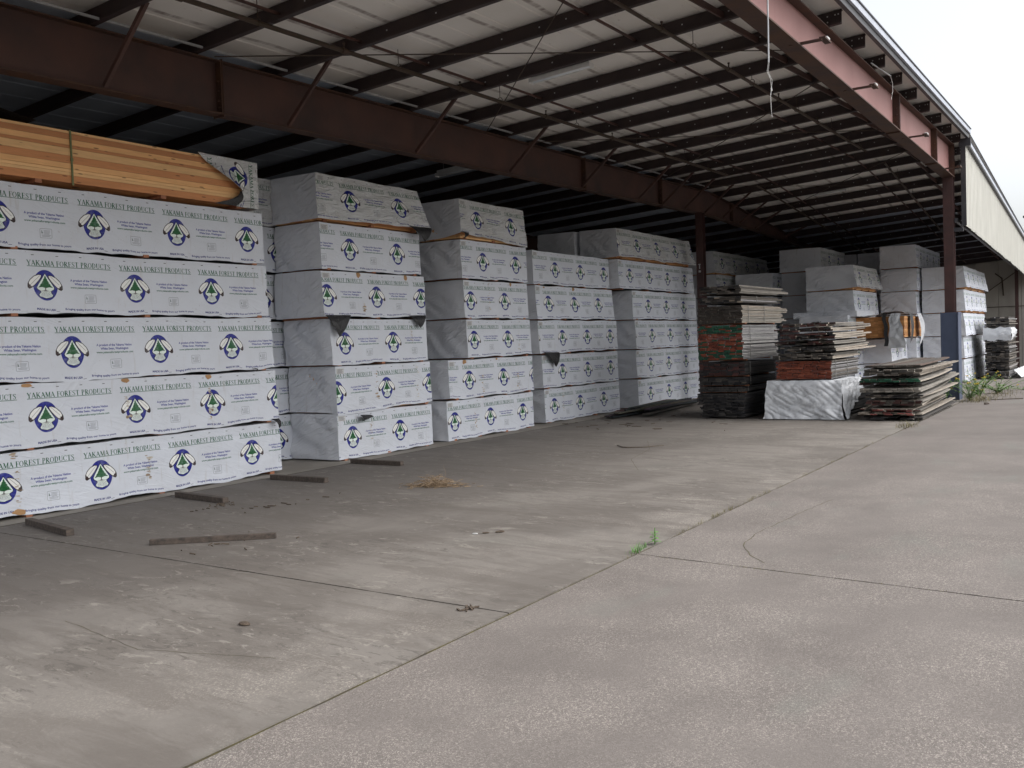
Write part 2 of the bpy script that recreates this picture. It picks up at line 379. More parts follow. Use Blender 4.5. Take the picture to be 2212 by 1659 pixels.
# ------------------------------------------------------------------ ground
def ground_nodes():
    # concrete inside the joint
    m, nt, b = newmat("stained_concrete")
    g = N(nt, 'ShaderNodeNewGeometry'); sep = N(nt, 'ShaderNodeSeparateXYZ'); nt.links.new(g.outputs['Position'], sep.inputs[0])
    v = coords(nt, world=True)
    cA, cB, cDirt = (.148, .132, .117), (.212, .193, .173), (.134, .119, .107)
    base = mix(nt, ramp(nt, noi(nt, v, .45, 6, .62, .4), [(.42, 0.), (.56, 1.)]), cA, cB)
    fine = noi(nt, v, 34, 4, .7)
    base = mix(nt, math_(nt, 'MULTIPLY', ramp(nt, fine, [(.3, 0.), (.7, 1.)]), .35), base, (.15, .135, .12))
    # pebbles worn through in the nearest part
    near = N(nt, 'ShaderNodeMapRange'); near.inputs[1].default_value = 5.6; near.inputs[2].default_value = 4.2
    nt.links.new(sep.outputs['Y'], near.inputs[0])
    peb0 = noi(nt, v, 62, 3, .6, 1.0)
    pm = math_(nt, 'MULTIPLY', near.outputs[0], ramp(nt, noi(nt, v, .9, 5, .65), [(.46, 0.), (.60, .8)]))
    base = mix(nt, math_(nt, 'MULTIPLY', pm, ramp(nt, peb0, [(.52, 0.), (.60, 1.)])), base, (.38, .34, .30))
    # worn tyre/dirt streaks running into the shed
    vs = coords(nt, (1.5, .42, 1), (0, 0, .12), world=True)
    st_ = ramp(nt, noi(nt, rotscale(nt, (0, 0, .12), (1.9, .36, 1), True), 1.6, 9, .74, .5), [(.47, 0.), (.57, 1.)])
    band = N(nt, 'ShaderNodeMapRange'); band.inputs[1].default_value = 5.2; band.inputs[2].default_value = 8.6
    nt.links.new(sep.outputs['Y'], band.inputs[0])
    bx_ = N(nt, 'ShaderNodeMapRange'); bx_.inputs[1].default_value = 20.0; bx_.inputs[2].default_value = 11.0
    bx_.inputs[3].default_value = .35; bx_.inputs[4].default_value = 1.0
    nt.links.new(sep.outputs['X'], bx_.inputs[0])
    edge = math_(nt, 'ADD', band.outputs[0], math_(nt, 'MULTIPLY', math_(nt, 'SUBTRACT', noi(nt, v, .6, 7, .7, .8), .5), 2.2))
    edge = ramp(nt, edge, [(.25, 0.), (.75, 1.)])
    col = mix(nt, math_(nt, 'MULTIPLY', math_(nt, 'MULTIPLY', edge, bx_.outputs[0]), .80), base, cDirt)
    col = mix(nt, math_(nt, 'MULTIPLY', st_, .42), col, (.105, .090, .077))
    # flaky light and dark marks, elongated
    vs2 = coords(nt, (1.5, .55, 1), (0, 0, -.1), world=True)
    fl1 = ramp(nt, noi(nt, vs2, 7, 8, .78, 1.6), [(.54, 0.), (.58, 1.)])
    fl2 = ramp(nt, noi(nt, vs2, 5, 8, .78, 1.2), [(.56, 0.), (.60, 1.)])
    msk = ramp(nt, noi(nt, v, .8, 4, .6), [(.42, .1), (.58, 1.)])
    col = mix(nt, math_(nt, 'MULTIPLY', fl1, math_(nt, 'MULTIPLY', msk, .62)), col, (.085, .075, .066))
    col = mix(nt, math_(nt, 'MULTIPLY', fl2, math_(nt, 'MULTIPLY', msk, .60)), col, (.32, .295, .26))
    gr0 = ramp(nt, noi(nt, coords(nt, (.6, 1.2, 1), world=True), .7, 5), [(.60, 0.), (.74, 1.)])
    col = mix(nt, math_(nt, 'MULTIPLY', gr0, .22), col, (.20, .205, .18))
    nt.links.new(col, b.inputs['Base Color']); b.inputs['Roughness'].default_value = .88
    bump(nt, b, fine, .35, .006)
    # exposed aggregate outside
    m2, nt, b = newmat("aggregate_concrete")
    v = coords(nt, world=True)
    g = N(nt, 'ShaderNodeNewGeometry'); sep = N(nt, 'ShaderNodeSeparateXYZ'); nt.links.new(g.outputs['Position'], sep.inputs[0])
    base = mix(nt, ramp(nt, noi(nt, v, .8, 6, .65), [(.35, 0.), (.65, 1.)]), (.142, .125, .114), (.186, .165, .151))
    peb = noi(nt, v, 74, 3, .6, 1.6)
    lightp = ramp(nt, peb, [(.53, 0.), (.60, 1.)]); darkp = ramp(nt, peb, [(.36, 1.), (.45, 0.)])
    patch = ramp(nt, noi(nt, v, 1.1, 5, .65), [(.38, .22), (.62, 1.)])
    fx = N(nt, 'ShaderNodeMapRange'); fx.inputs[1].default_value = 20.0; fx.inputs[2].default_value = 12.0
    fx.inputs[3].default_value = .15; fx.inputs[4].default_value = 1.0; nt.links.new(sep.outputs['X'], fx.inputs[0])
    pf = math_(nt, 'MULTIPLY', patch, fx.outputs[0])
    col = mix(nt, math_(nt, 'MULTIPLY', lightp, math_(nt, 'MULTIPLY', pf, .75)), base, (.43, .385, .345))
    col = mix(nt, math_(nt, 'MULTIPLY', darkp, .5), col, (.11, .097, .086))
    gr = ramp(nt, noi(nt, coords(nt, (.6, 1.6, 1), (0, 0, .5), world=True), .9, 5), [(.58, 0.), (.72, 1.)])
    col = mix(nt, math_(nt, 'MULTIPLY', gr, .30), col, (.17, .19, .165))
    nt.links.new(col, b.inputs['Base Color']); b.inputs['Roughness'].default_value = .9
    bump(nt, b, peb, .5, .006)
    # clean shed floor
    m3 = simple("shed_floor_concrete", (.31, .285, .25), (.21, .19, .165), 1.2, .9, .2, .004)
    m4 = simple("joint_dirt", (.05, .042, .03), (.09, .075, .02), 9, .95, .6, .01)
    return m, m2, m3, m4
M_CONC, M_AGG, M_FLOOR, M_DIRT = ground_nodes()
mb = MB(); mb.grid(40, 40, lambda u, v: (-400 + 900 * u, -400 + 900 * v, -.012), 0)
tag(mb.build("ground", M_DIRT), kind='structure')
def slab(name, mat, polys):
    """polys: quads; every edge is walked in short steps with a ragged offset"""
    mb = MB()
    for poly in polys:
        pts = []
        for i in range(len(poly)):
            a, b = Vector(poly[i]), Vector(poly[(i + 1) % len(poly)]); L = (b - a).length
            n = max(1, min(220, int(L / .12))); nrm = Vector((-(b - a).y, (b - a).x)).normalized()
            for k in range(n):
                p = a.lerp(b, k / n)
                if k: p = p + nrm * (.008 * nz(p.x * 3, p.y * 3, 4) + .006 * nz(p.x * 14, p.y * 14, 9))
                pts.append(p)
        top = [(p.x, p.y, 0.0) for p in pts]; bot = [(p.x, p.y, -.011) for p in pts]
        n = len(mb.v); mb.v += top + bot; c = len(pts)
        mb.f.append(tuple(range(n, n + c))); mb.mi.append(0); mb.col.append(None)
        for i in range(c):
            j = (i + 1) % c; mb.f.append((n + j, n + i, n + c + i, n + c + j)); mb.mi.append(0); mb.col.append(None)
    return tag(mb.build(name, mat), kind='structure')
g_ = .009
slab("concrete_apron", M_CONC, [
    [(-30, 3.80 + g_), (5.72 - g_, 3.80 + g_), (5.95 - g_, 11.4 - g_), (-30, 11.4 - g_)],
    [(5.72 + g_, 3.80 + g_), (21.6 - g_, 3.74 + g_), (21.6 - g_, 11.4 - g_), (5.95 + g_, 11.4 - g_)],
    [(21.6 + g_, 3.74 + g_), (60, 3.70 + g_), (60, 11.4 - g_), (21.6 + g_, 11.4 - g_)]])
slab("yard_paving", M_AGG, [
    [(-60, -40), (7.4 - g_, -40), (7.4 - g_, -1), (7.85 - g_, 3.78 - g_), (-60, 3.80 - g_)],
    [(7.4 + g_, -40), (120, -40), (120, 3.62 - g_), (60, 3.68 - g_), (21.6, 3.72 - g_), (7.85 + g_, 3.78 - g_), (7.4 + g_, -1)]])
def crack(pts, w, name="pavement_crack"):
    s = MB(); P = []
    for a, b in zip(pts, pts[1:]):
        a, b = Vector(a), Vector(b); n = max(2, int((b - a).length / .05))
        for i in range(n):
            p = a.lerp(b, i / n); P.append(Vector((p.x + .020 * nz(p.x * 5, p.y * 5, 2), p.y + .020 * nz(p.x * 5, p.y * 5, 7), .0015)))
    for i, (a, b) in enumerate(zip(P, P[1:])):
        d = (b - a).normalized(); n_ = Vector((-d.y, d.x, 0)) * w * (.35 + .5 * abs(nz(i * .3, w * 99)))
        s.quad([a - n_, a + n_, b + n_, b - n_])
    o = s.build(name, M_DIRT); tag(o, kind='structure')
crack([(7.95, 2.62), (8.2, 2.85), (8.55, 3.02), (9.1, 3.1), (9.8, 3.05), (10.6, 3.0), (11.4, 2.9)], .008)
crack([(9.0, 8.6), (9.6, 7.8), (9.4, 7.2), (9.9, 6.6), (9.7, 5.9)], .005)
crack([(13.0, 6.2), (14.2, 6.9), (15.6, 7.2), (17.0, 7.9)], .006)
crack([(4.2, 4.6), (3.9, 5.6), (4.1, 6.8)], .004)
mb = MB(); mb.quad([(-30, 11.4 + g_, .003), (60, 11.4 + g_, .003), (60, 27, .003), (-30, 27, .003)])
tag(mb.build("shed_floor", M_FLOOR), kind='structure')
mb = MB(); mb.quad([(60, 3.9, -.006), (400, 3.9, -.006), (400, 60, -.006), (60, 60, -.006)])
tag(mb.build("far_yard", M_FLOOR), kind='structure')

# ------------------------------------------------------------------ shed
M_BEAM = simple("brown_primer_steel", (.105, .048, .036), (.046, .027, .025), .9, .62, .25, .004, p=(.3, .7))
M_BEAM2 = simple("rusty_flange", (.075, .032, .014), (.045, .022, .018), 2.5, .7, .5, .006)
M_PINK, nt_, b_ = newmat("faded_red_primer")
v_ = coords(nt_); c_ = mix(nt_, ramp(nt_, noi(nt_, v_, .8, 5), [(.3, 0.), (.7, 1.)]), (.23, .108, .098), (.30, .155, .145))
stn = ramp(nt_, noi(nt_, coords(nt_, (3.5, 1, .5)), 2.2, 6, .7), [(.60, 0.), (.75, 1.)])
nt_.links.new(mix(nt_, math_(nt_, 'MULTIPLY', stn, .35), c_, (.20, .06, .05)), b_.inputs['Base Color']); b_.inputs['Roughness'].default_value = .65
bump(nt_, b_, noi(nt_, v_, 8, 4), .15, .004)
M_PURL = simple("purlin_primer", (.026, .016, .017), (.042, .026, .024), 2, .6, .15, .003)
M_COLM = simple("column_primer", (.075, .032, .029), (.048, .023, .021), 2.2, .6, .3, .004)
M_BOLT = simple("bolt_zinc", (.55, .55, .55), (.4, .4, .4), 9, .35)
M_ROOF, nt_, b_ = newmat("painted_roof_panel")
v_ = coords(nt_, rnd=False)
c_ = mix(nt_, ramp(nt_, noi(nt_, v_, .9, 5, .6), [(.35, 0.), (.65, 1.)]), (.76, .73, .68), (.82, .79, .75))
seam = N(nt_, 'ShaderNodeTexWave', wave_type='BANDS', bands_direction='Y', wave_profile='SIN')
seam.inputs['Scale'].default_value = .314 * 1.09; seam.inputs['Distortion'].default_value = .6; seam.inputs['Detail'].default_value = 3; seam.inputs['Detail Scale'].default_value = 2.
nt_.links.new(v_, seam.inputs['Vector'])
sf = math_(nt_, 'MULTIPLY', ramp(nt_, seam.outputs['Fac'], [(.965, 0.), (.995, 1.)]), ramp(nt_, noi(nt_, coords(nt_, (2, .4, 1), rnd=False), 3, 5, .7), [(.35, .1), (.6, 1.)]))
c_ = mix(nt_, math_(nt_, 'MULTIPLY', sf, .75), c_, (.16, .11, .09))
sp = ramp(nt_, noi(nt_, coords(nt_, (.5, 1.6, 1), rnd=False), 7, 4, .7), [(.66, 0.), (.74, 1.)])
c_ = mix(nt_, math_(nt_, 'MULTIPLY', sp, .6), c_, (.26, .19, .16))
nt_.links.new(c_, b_.inputs['Base Color']); b_.inputs['Roughness'].default_value = .6
bump(nt_, b_, seam.outputs['Fac'], .3, .02)
M_SIDING = simple("beige_siding", (.55, .545, .495), (.47, .465, .42), 1.5, .55, .1, .003, (6, 1, .5))
M_TRIM = simple("white_trim", (.46, .49, .56), (.38, .41, .47), 3, .4, .1, .002)
M_FASCIA = simple("dark_fascia", (.035, .035, .042), (.06, .06, .065), 3, .5)
M_ENDW = simple("end_wall_panel", (.40, .38, .34), (.32, .30, .27), 1.1, .8, .15, .003, (2.5, 1, .6))
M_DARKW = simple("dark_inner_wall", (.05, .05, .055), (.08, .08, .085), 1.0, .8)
M_PIPE = simple("rusty_pipe", (.060, .034, .024), (.035, .024, .008), 5, .6, .4, .003)
M_GALV = simple("galvanised_metal", (.45, .46, .47), (.33, .34, .35), 6, .4, .1, .002, metal=.3)
M_LAMP = simple("white_lamp_housing", (.80, .80, .78), (.7, .7, .68), 5, .5)
M_TUBE = simple("fluorescent_tube_glass", (.86, .90, .94), (.80, .84, .88), 5, .15)
M_BLUE = simple("blue_post_paint", (.068, .088, .145), (.054, .070, .118), 3, .55, .25, .003)

def zr(x, y):
    z = 6.82 - .058 * (y - 3.92)
    return z + (.0165 * (x - 14.15) if x < 29.5 else .0165 * (29.5 - 14.15) - .082 * (x - 29.5))
shed = empty("open_shed", (14, 3.9, 0), "long open-fronted storage shed with brown steel rafters, columns and pale roof panels", "shed")
YB, YE, YBACK = 11.14, 3.73, 27.0
PD = .235
# purlins: zed sections resting on the rafters
purl_x = [14.15 + 1.627 * n for n in range(-8, 24)]
for k, x in enumerate(purl_x):
    mb = MB(); x2 = x
    ys = [YE, 11.3, 19.0, YBACK]
    for a, b in zip(ys, ys[1:]):
        def P(y, dx, dz): return (x2 + dx, y, zr(x2, y) + dz)
        t = .012
        for (dx0, dx1, z0, z1) in ((0, t, .012, PD - .012), (-.075, t, 0, .012), (0, .08, PD - .012, PD)):
            q = [P(a, dx0, z0), P(a, dx1, z0), P(a, dx1, z1), P(a, dx0, z1), P(b, dx0, z0), P(b, dx1, z0), P(b, dx1, z1), P(b, dx0, z1)]
            for f in ((0, 1, 2, 3), (7, 6, 5, 4), (0, 4, 5, 1), (1, 5, 6, 2), (2, 6, 7, 3), (3, 7, 4, 0)): mb.quad([q[i] for i in f])
    # lip
    mb.bar((x2 - .075, YE, zr(x2, YE) + .02), (x2 - .075, 19, zr(x2, 19) + .02), .006, .03)
    # bolt heads in pairs on the web, seven holes at the overhanging end
    if 4 < x < 46:
        for (yy, zz) in [(YE + .10, .17), (YE + .22, .17), (YE + .34, .17), (YE + .46, .17), (YE + .22, .08), (YE + .34, .08), (YE + .05, .17)]:
            mb.quad([(x2 - .003, yy - .010, zr(x2, yy) + zz - .010), (x2 - .003, yy + .010, zr(x2, yy) + zz - .010), (x2 - .003, yy + .010, zr(x2, yy) + zz + .010), (x2 - .003, yy - .010, zr(x2, yy) + zz + .010)], 1)
        for yy in (5.0, 5.7, 6.9, 7.3, 8.1, 9.0, 9.5):
            yy += .15 * nz(x, yy, 3)
            mb.quad([(x2 - .003, yy - .012, zr(x2, yy) + .13), (x2 - .003, yy + .012, zr(x2, yy) + .13), (x2 - .003, yy + .012, zr(x2, yy) + .15), (x2 - .003, yy - .012, zr(x2, yy) + .15)], 1)
    mb.build("purlin", [M_PURL, M_BOLT], shed)
# roof sheet: panels with small ribs along the purlin-crossing direction
mb = MB()
xs = [.6 + 1.2 * i for i in range(45)]  # unseen near end cut back so side light reaches the pack ends
ys = []
y = 3.62
while y < YBACK:
    ys += [(y, 0), (y + .56, 0), (y + .575, .014), (y + .595, .014), (y + .61, 0)]; y += .61
for (ya, za), (yb_, zb_) in zip(ys, ys[1:]):
    if yb_ - ya < 1e-6: continue
    for xa, xb in zip(xs, xs[1:]):
        h = PD + .012
        mb.quad([(xa, ya, zr(xa, ya) + h + za), (xb, ya, zr(xb, ya) + h + za), (xb, yb_, zr(xb, yb_) + h + zb_), (xa, yb_, zr(xa, yb_) + h + zb_)])
n0 = len(mb.v)
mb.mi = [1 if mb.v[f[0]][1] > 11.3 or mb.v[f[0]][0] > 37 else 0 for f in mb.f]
M_ROOF_SHADE = simple('shade_toned_roof_lining', (.50, .56, .64), (.42, .47, .55), 1.2, .7)  # bluish lining tone, with shade of rear bay and far end painted in
mb.build("roof_sheet", [M_ROOF, M_ROOF_SHADE], shed)
mb = MB()   # opaque outer skin a little above
for xa, xb in zip(xs, xs[1:]):
    mb.quad([(xa, 3.58, zr(xa, 3.6) + PD + .07), (xa, YBACK, zr(xa, YBACK) + PD + .07), (xb, YBACK, zr(xb, YBACK) + PD + .07), (xb, 3.58, zr(xb, 3.6) + PD + .07)])
mb.build("roof_top", M_GALV, shed)
# rafters
def rafter(name, yc, w, x_list, zb, zt, mats, stiffs, stw=.13):
    """I section following x_list; zb, zt functions of x"""
    mb = MB()
    for a, b in zip(x_list, x_list[1:]):
        def hexa(y0, y1, f0, f1, mi):
            q = [(a, y0, f0(a)), (a, y1, f0(a)), (a, y1, f1(a)), (a, y0, f1(a)), (b, y0, f0(b)), (b, y1, f0(b)), (b, y1, f1(b)), (b, y0, f1(b))]
            for f in ((0, 1, 2, 3), (7, 6, 5, 4), (0, 4, 5, 1), (1, 5, 6, 2), (2, 6, 7, 3), (3, 7, 4, 0)): mb.quad([q[i] for i in f], mi)
        hexa(yc - w / 2, yc + w / 2, zb, lambda x: zb(x) + .022, 1)
        hexa(yc - w / 2, yc + w / 2, lambda x: zt(x) - .02, zt, 1)
        hexa(yc - .007, yc + .007, lambda x: zb(x) + .022, lambda x: zt(x) - .02, 0)
    o = mb.build(name, mats, shed)
    for x in stiffs:
        s = MB(); s.box(x - .012, x + .012, yc - w / 2 + .004, yc - .007, zb(x) + .022, zt(x) - .02)
        s.box(x - .012, x + .012, yc + .007, yc + w / 2 - .004, zb(x) + .022, zt(x) - .02)
        s.box(x + .014, x + .03, yc - w / 2 - .003, yc + w / 2 - .01, zb(x) - .03, zt(x) + .02)
        for zz in (.10, .2, .34, .48):
            s.tube([(x - .05, yc - w * .3, zb(x) + zz), (x + .05, yc - w * .3, zb(x) + zz)], .014, 6)
        s.build("stiffener", mats[1], o)
    return o
bb = lambda x: (5.33 + .0195 * x) if x < 30 else 5.915 - .03 * (x - 30)
bt = lambda x: (6.13 + .0195 * x - .01) if x < 29.5 else 6.695 - .082 * (x - 29.5)
brown = rafter("rafter", YB + .12, .24, [.7, 5, 15, 25, 29.5, 34, 40, 52], bb, lambda x: min(bt(x), zr(x, YB + .12) - .004), [M_BEAM, M_BEAM2], [9.65, 20.91, 25.52, 31.4, 38.0])
pb = lambda x: 6.155
pt = lambda x: zr(x, 3.9) - .006 if x < 29 else zr(29, 3.9) - .006
pink = rafter("rafter", 4.07, .30, [.7, 4, 15, 21.4, 26.1, 29.02], pb, pt, [M_PINK, M_BEAM2], [21.4, 26.1, 28.98])
third = rafter("rafter", 19.0, .26, [.7, 12, 29.5, 52], lambda x: zr(x, 19) - .75, lambda x: zr(x, 19) - .004, [M_BEAM, M_BEAM2], [9, 21])
# drip of dark rust below the top flange
# columns
def column(x, yc, top, w=.26, d=.30, base=0.0, chip=False):
    s = MB()
    s.box(x, x + .018, yc - w / 2, yc + w / 2, base, top); s.box(x + d - .018, x + d, yc - w / 2, yc + w / 2, base, top)
    s.box(x + .018, x + d - .018, yc - .008, yc + .008, base, top)
    s.box(x - .03, x + d + .03, yc - w / 2 - .02, yc + w / 2 + .02, base, base + .02)
    c = s.build("column", M_COLM, shed)
    if chip:
        q = MB(); q.box(x - .004, x - .001, yc - .03, yc + .05, top - 1.62, top - 1.60); q.box(x - .004, x - .001, yc - .01, yc + .02, top - 1.75, top - 1.62); q.box(x - .004, x - .001, yc - .03, yc + .04, top - 1.86, top - 1.80)
        q.build("scraped_paint", M_BOLT, c)
    return c
column(28.74, 4.07, 6.15)
column(28.2, YB - .02, bb(28.3) , .22, .26, chip=True)
column(48.0, YB + .12, bb(48.2), .28, .3); column(51.5, 4.35, 4.75, .14, .2)
column(1.0, YB + .12, bb(1), .28, .3); column(1.0, 4.07, 6.15)
# fly braces from rafter bottom flange up to every second purlin
for n in range(-9, 22):
    x = 14.15 + 1.627 * n
    if n % 2 == 0 and 1 < x < 47 or (n in (7, 9, 11) ):
        s = MB(); zt_ = zr(x, 10.15) + .05
        s.bar((x + .06, YB + .02, bb(x) + .05), (x + .02, 10.15, zt_), .008, .06); s.bar((x + .085, YB + .02, bb(x) + .025), (x + .045, 10.15, zt_ - .025), .055, .008)
        s.build("brace", M_BEAM, shed)
# bridging angles between purlins
for yy in (9.3, 9.5, 6.55, 5.2):
    for k, x in enumerate(purl_x[:-1]):
        if yy in (9.3, 9.5):
            if (yy == 9.5) != (x < 13.6): continue
        if x < 4: continue
        xa, xb = x + .015, purl_x[k + 1] - .003
        s = MB(); w_ = .035 if yy != 5.2 else .10
        dy = -.11 if yy == 5.2 else 0
        s.bar((xa, yy, zr(xa, yy) + .10), (xb, yy + dy, zr(xb, yy) + .10), .03, w_)
        s.build("bridging", M_BEAM, shed)
# thin cross-bracing rods
def rod(a, b, r=.009):
    A = (a[0], a[1], zr(*a) - .012); B = (b[0], b[1], zr(*b) - .012)
    s = MB(); s.tube([A, B], r, 6); s.build("tie_rod", M_PIPE, shed)
rod((9.5, 11.1), (16.9, 4.3)); rod((9.3, 4.3), (16.55, 11.1)); rod((18.2, 11.1), (25.6, 4.3)); rod((18.2, 4.3), (25.6, 11.1)); rod((27.5, 11.1), (34.5, 4.3)); rod((27.5, 4.3), (34.5, 11.1))
# thin rail lying along the rafter
s = MB(); s.bar((.7, 10.98, bt(.7) + .06), (29, 10.98, bt(29) + .03), .03, .03); s.build("cable_rail", M_GALV, shed)
# rake fascia with pale trim
s = MB()
for a, b in zip(xs, xs[1:]):
    if a > 28.4: break
    b = min(b, 29.0)
    for (y0, y1, z0, z1, mi) in ((3.55, 3.62, .10, .33, 0), (3.50, 3.546, .21, .32, 1), (3.48, 3.70, .323, .345, 0)):
        q = [(a, y0, zr(a, 3.6) + z0), (a, y1, zr(a, 3.6) + z0), (a, y1, zr(a, 3.6) + z1), (a, y0, zr(a, 3.6) + z1), (b, y0, zr(b, 3.6) + z0), (b, y1, zr(b, 3.6) + z0), (b, y1, zr(b, 3.6) + z1), (b, y0, zr(b, 3.6) + z1)]
        for f in ((0, 1, 2, 3), (7, 6, 5, 4), (0, 4, 5, 1), (1, 5, 6, 2), (2, 6, 7, 3), (3, 7, 4, 0)): s.quad([q[i] for i in f], mi)
s.build("rake_trim", [M_FASCIA, M_TRIM], shed)
# siding beyond the corner column, ribbed, ragged lower edge
s = MB(); x = 28.95; SX = []
while x < 60:
    SX += [(x, 0), (x + .12, 0), (x + .14, -.02), (x + .20, -.02), (x + .22, 0)]; x += .30
top_s = lambda x: 7.02 - .075 * (x - 29)
def bot_s(x):
    return 4.80 - .030 * (x - 29) + .06 * nz(x * .55, 3) + .045 * nz(x * 3.1, 8)
YS = 3.66
for (xa, da), (xb, db) in zip(SX, SX[1:]):
    if xb - xa < 1e-6: continue
    s.quad([(xa, YS + da, bot_s(xa)), (xb, YS + db, bot_s(xb)), (xb, YS + db, top_s(xb)), (xa, YS + da, top_s(xa))])
    s.quad([(xb, YS + .06, bot_s(xb)), (xa, YS + .06, bot_s(xa)), (xa, YS + .06, top_s(xa)), (xb, YS + .06, top_s(xb))], 1)
s.quad([(28.945, YS - .03, bot_s(29)), (28.945, YS - .03, top_s(29)), (28.945, YS + .10, top_s(29)), (28.945, YS + .10, bot_s(29))], 1)
s.build("siding", [M_SIDING, M_FASCIA], shed)
s = MB()
for a in range(29, 60):
    b = a + 1
    for (y0, y1, z0, z1, mi) in ((YS - .07, YS + .12, .0, .12, 0), (YS - .115, YS - .073, .02, .13, 1), (YS - .13, YS, .133, .15, 0)):
        q = [(a, y0, top_s(a) + z0), (a, y1, top_s(a) + z0), (a, y1, top_s(a) + z1), (a, y0, top_s(a) + z1), (b, y0, top_s(b) + z0), (b, y1, top_s(b) + z0), (b, y1, top_s(b) + z1), (b, y0, top_s(b) + z1)]
        for f in ((0, 1, 2, 3), (7, 6, 5, 4), (0, 4, 5, 1), (1, 5, 6, 2), (2, 6, 7, 3), (3, 7, 4, 0)): s.quad([q[i] for i in f], mi)
s.box(28.93, 29.02, 3.50, 3.80, top_s(29) - .05, top_s(29) + .16, 0)
s.build("eave_trim", [M_FASCIA, M_TRIM], shed)
s = MB(); s.bar((28.95, 3.9, 4.98), (50, 3.9, 4.4), .08, .10); s.bar((28.97, 3.72, 4.70), (28.97, 4.3, 4.74), .08, .10); s.build("girt", M_FASCIA, shed)
s = MB(); s.bar((30.2, 3.85, 4.8), (30.2, 3.85, 6.7), .03, .03); s.build("hanging_rod", M_GALV, shed)
# end wall, back wall, unseen near end wall added to keep the rear dark
s = MB()
for k in range(14):
    ya = 2.2 + k * .99
    s.box(52.0, 52.08, ya + .01, ya + .98, 0, min(5.2, zr(52, ya)))
s.box(52.085, 52.12, 2, 16.4, 0, 5.3)
s.build("end_wall", M_ENDW, shed)
s = MB(); s.box(51.98, 51.995, 2.2, 16, 2.95, 2.98); s.tube([(51.9, 5.3, 4.6), (51.9, 5.0, 4.35), (51.9, 4.95, 3.5)], .03, 8)
s.tube([(51.85, 7.2, 2.6), (51.85, 4.0, 4.9)], .02, 6); s.build("wall_pipe", M_PIPE, shed)
s = MB(); s.box(.7, 60, 26.95, 27.05, 0, 6.2); s.box(.6, .7, 13.2, 27, 0, 6.3); s.box(52.0, 52.1, 16.4, 27, 0, 6); s.build("back_and_blocking_walls", M_DARKW, shed)

# blue guard around the corner column
bp = empty("guard_post", (29.4, 4.07, 0), "dark blue painted steel guard post around the foot of the corner column", "post")
s = MB(); s.box(29.05, 29.07, 3.84, 4.30, 0, 2.42); s.box(29.07, 29.55, 3.84, 3.86, 0, 2.42); s.box(29.07, 29.55, 4.28, 4.30, 0, 2.42)
s.box(28.6, 29.05, 4.282, 4.30, 0, 2.42)
s = MB(); s.box(28.62, 28.64, 3.85, 4.29, 0, 2.42); s.box(28.64, 29.2, 3.85, 3.868, 0, 2.42); s.box(28.64, 29.2, 4.272, 4.29, 0, 2.42); s.box(29.18, 29.2, 3.868, 4.272, 0, 2.42)
s.build("casing", M_BLUE, bp, bevel=.004)
s = MB(); s.box(28.60, 28.62, 3.845, 3.875, 0, 2.43); s.box(28.60, 28.62, 4.265, 4.295, 0, 2.43); s.box(28.6, 29.21, 3.84, 3.849, 2.36, 2.43); s.build("edge_angle", M_BLUE, bp)

# brackets on the bright rafter
for k, (x, z) in enumerate([(14.1, 6.17), (17.3, 6.17), (22.4, 6.17), (27.4, 6.17)]):
    o = empty("bracket", (x, 3.9, z), f"steel bracket with pale block, {['nearest','second nearest','third nearest','farthest'][k]} of four on the faded red rafter", "bracket", "brackets along the faded red rafter")
    s = MB(); s.box(x, x + .06, 3.62, 3.95, z, z + .03); s.box(x + .02, x + .35, 3.57, 3.66, z + .03, z + .055); s.bar((x + .03, 3.95, z + .02), (x - .1, 4.05, z - .01), .05, .03); s.build("arm", M_BEAM2, o)
    s = MB(); s.box(x + .20, x + .33, 3.58, 3.65, z + .056, z + .105); s.build("wood_block", M_LUMBER if k == 3 else M_TAG, o, bevel=.01)

# conduits
s = MB(); s.tube([(11.94, 3.7, 7.0), (11.93, 3.71, 6.2), (11.87, 3.7, 5.36)], .011, 8)
c1 = empty("hanging_conduit", (11.9, 3.7, 5.3), "broken white electrical conduit hanging straight down from the roof edge", "conduit")
s.build("pipe", M_GALV, c1)
s = MB()
for d in (-.012, .012):
    s.tube([(11.88 + d, 3.7, 5.37), (11.89 + d * 2, 3.72, 5.25), (11.93 + d * 3, 3.69, 5.16), (11.96, 3.7, 5.05)], .0025, 5)
s.tube([(11.96, 3.7, 5.07), (11.92, 3.7, 4.95), (11.93, 3.7, 4.8), (11.96, 3.7, 4.70)], .003, 5); s.tube([(11.95, 3.7, 5.06), (11.97, 3.7, 5.03)], .010, 6)
s.build("wires", M_LAMP, c1)
c2 = empty("broken_conduit", (19.2, 3.8, 6.9), "short broken conduit with a dangling wire under the roof edge near the corner", "conduit")
s = MB(); s.tube([(18.64, 3.9, 6.93), (19.57, 3.74, 6.86)], .013, 8); s.build("pipe", M_GALV, c2)
s = MB(); s.tube([(19.57, 3.74, 6.86), (19.75, 3.74, 6.75), (19.74, 3.74, 6.6), (19.6, 3.74, 6.42)], .004, 5); s.build("wires", M_LAMP, c2)

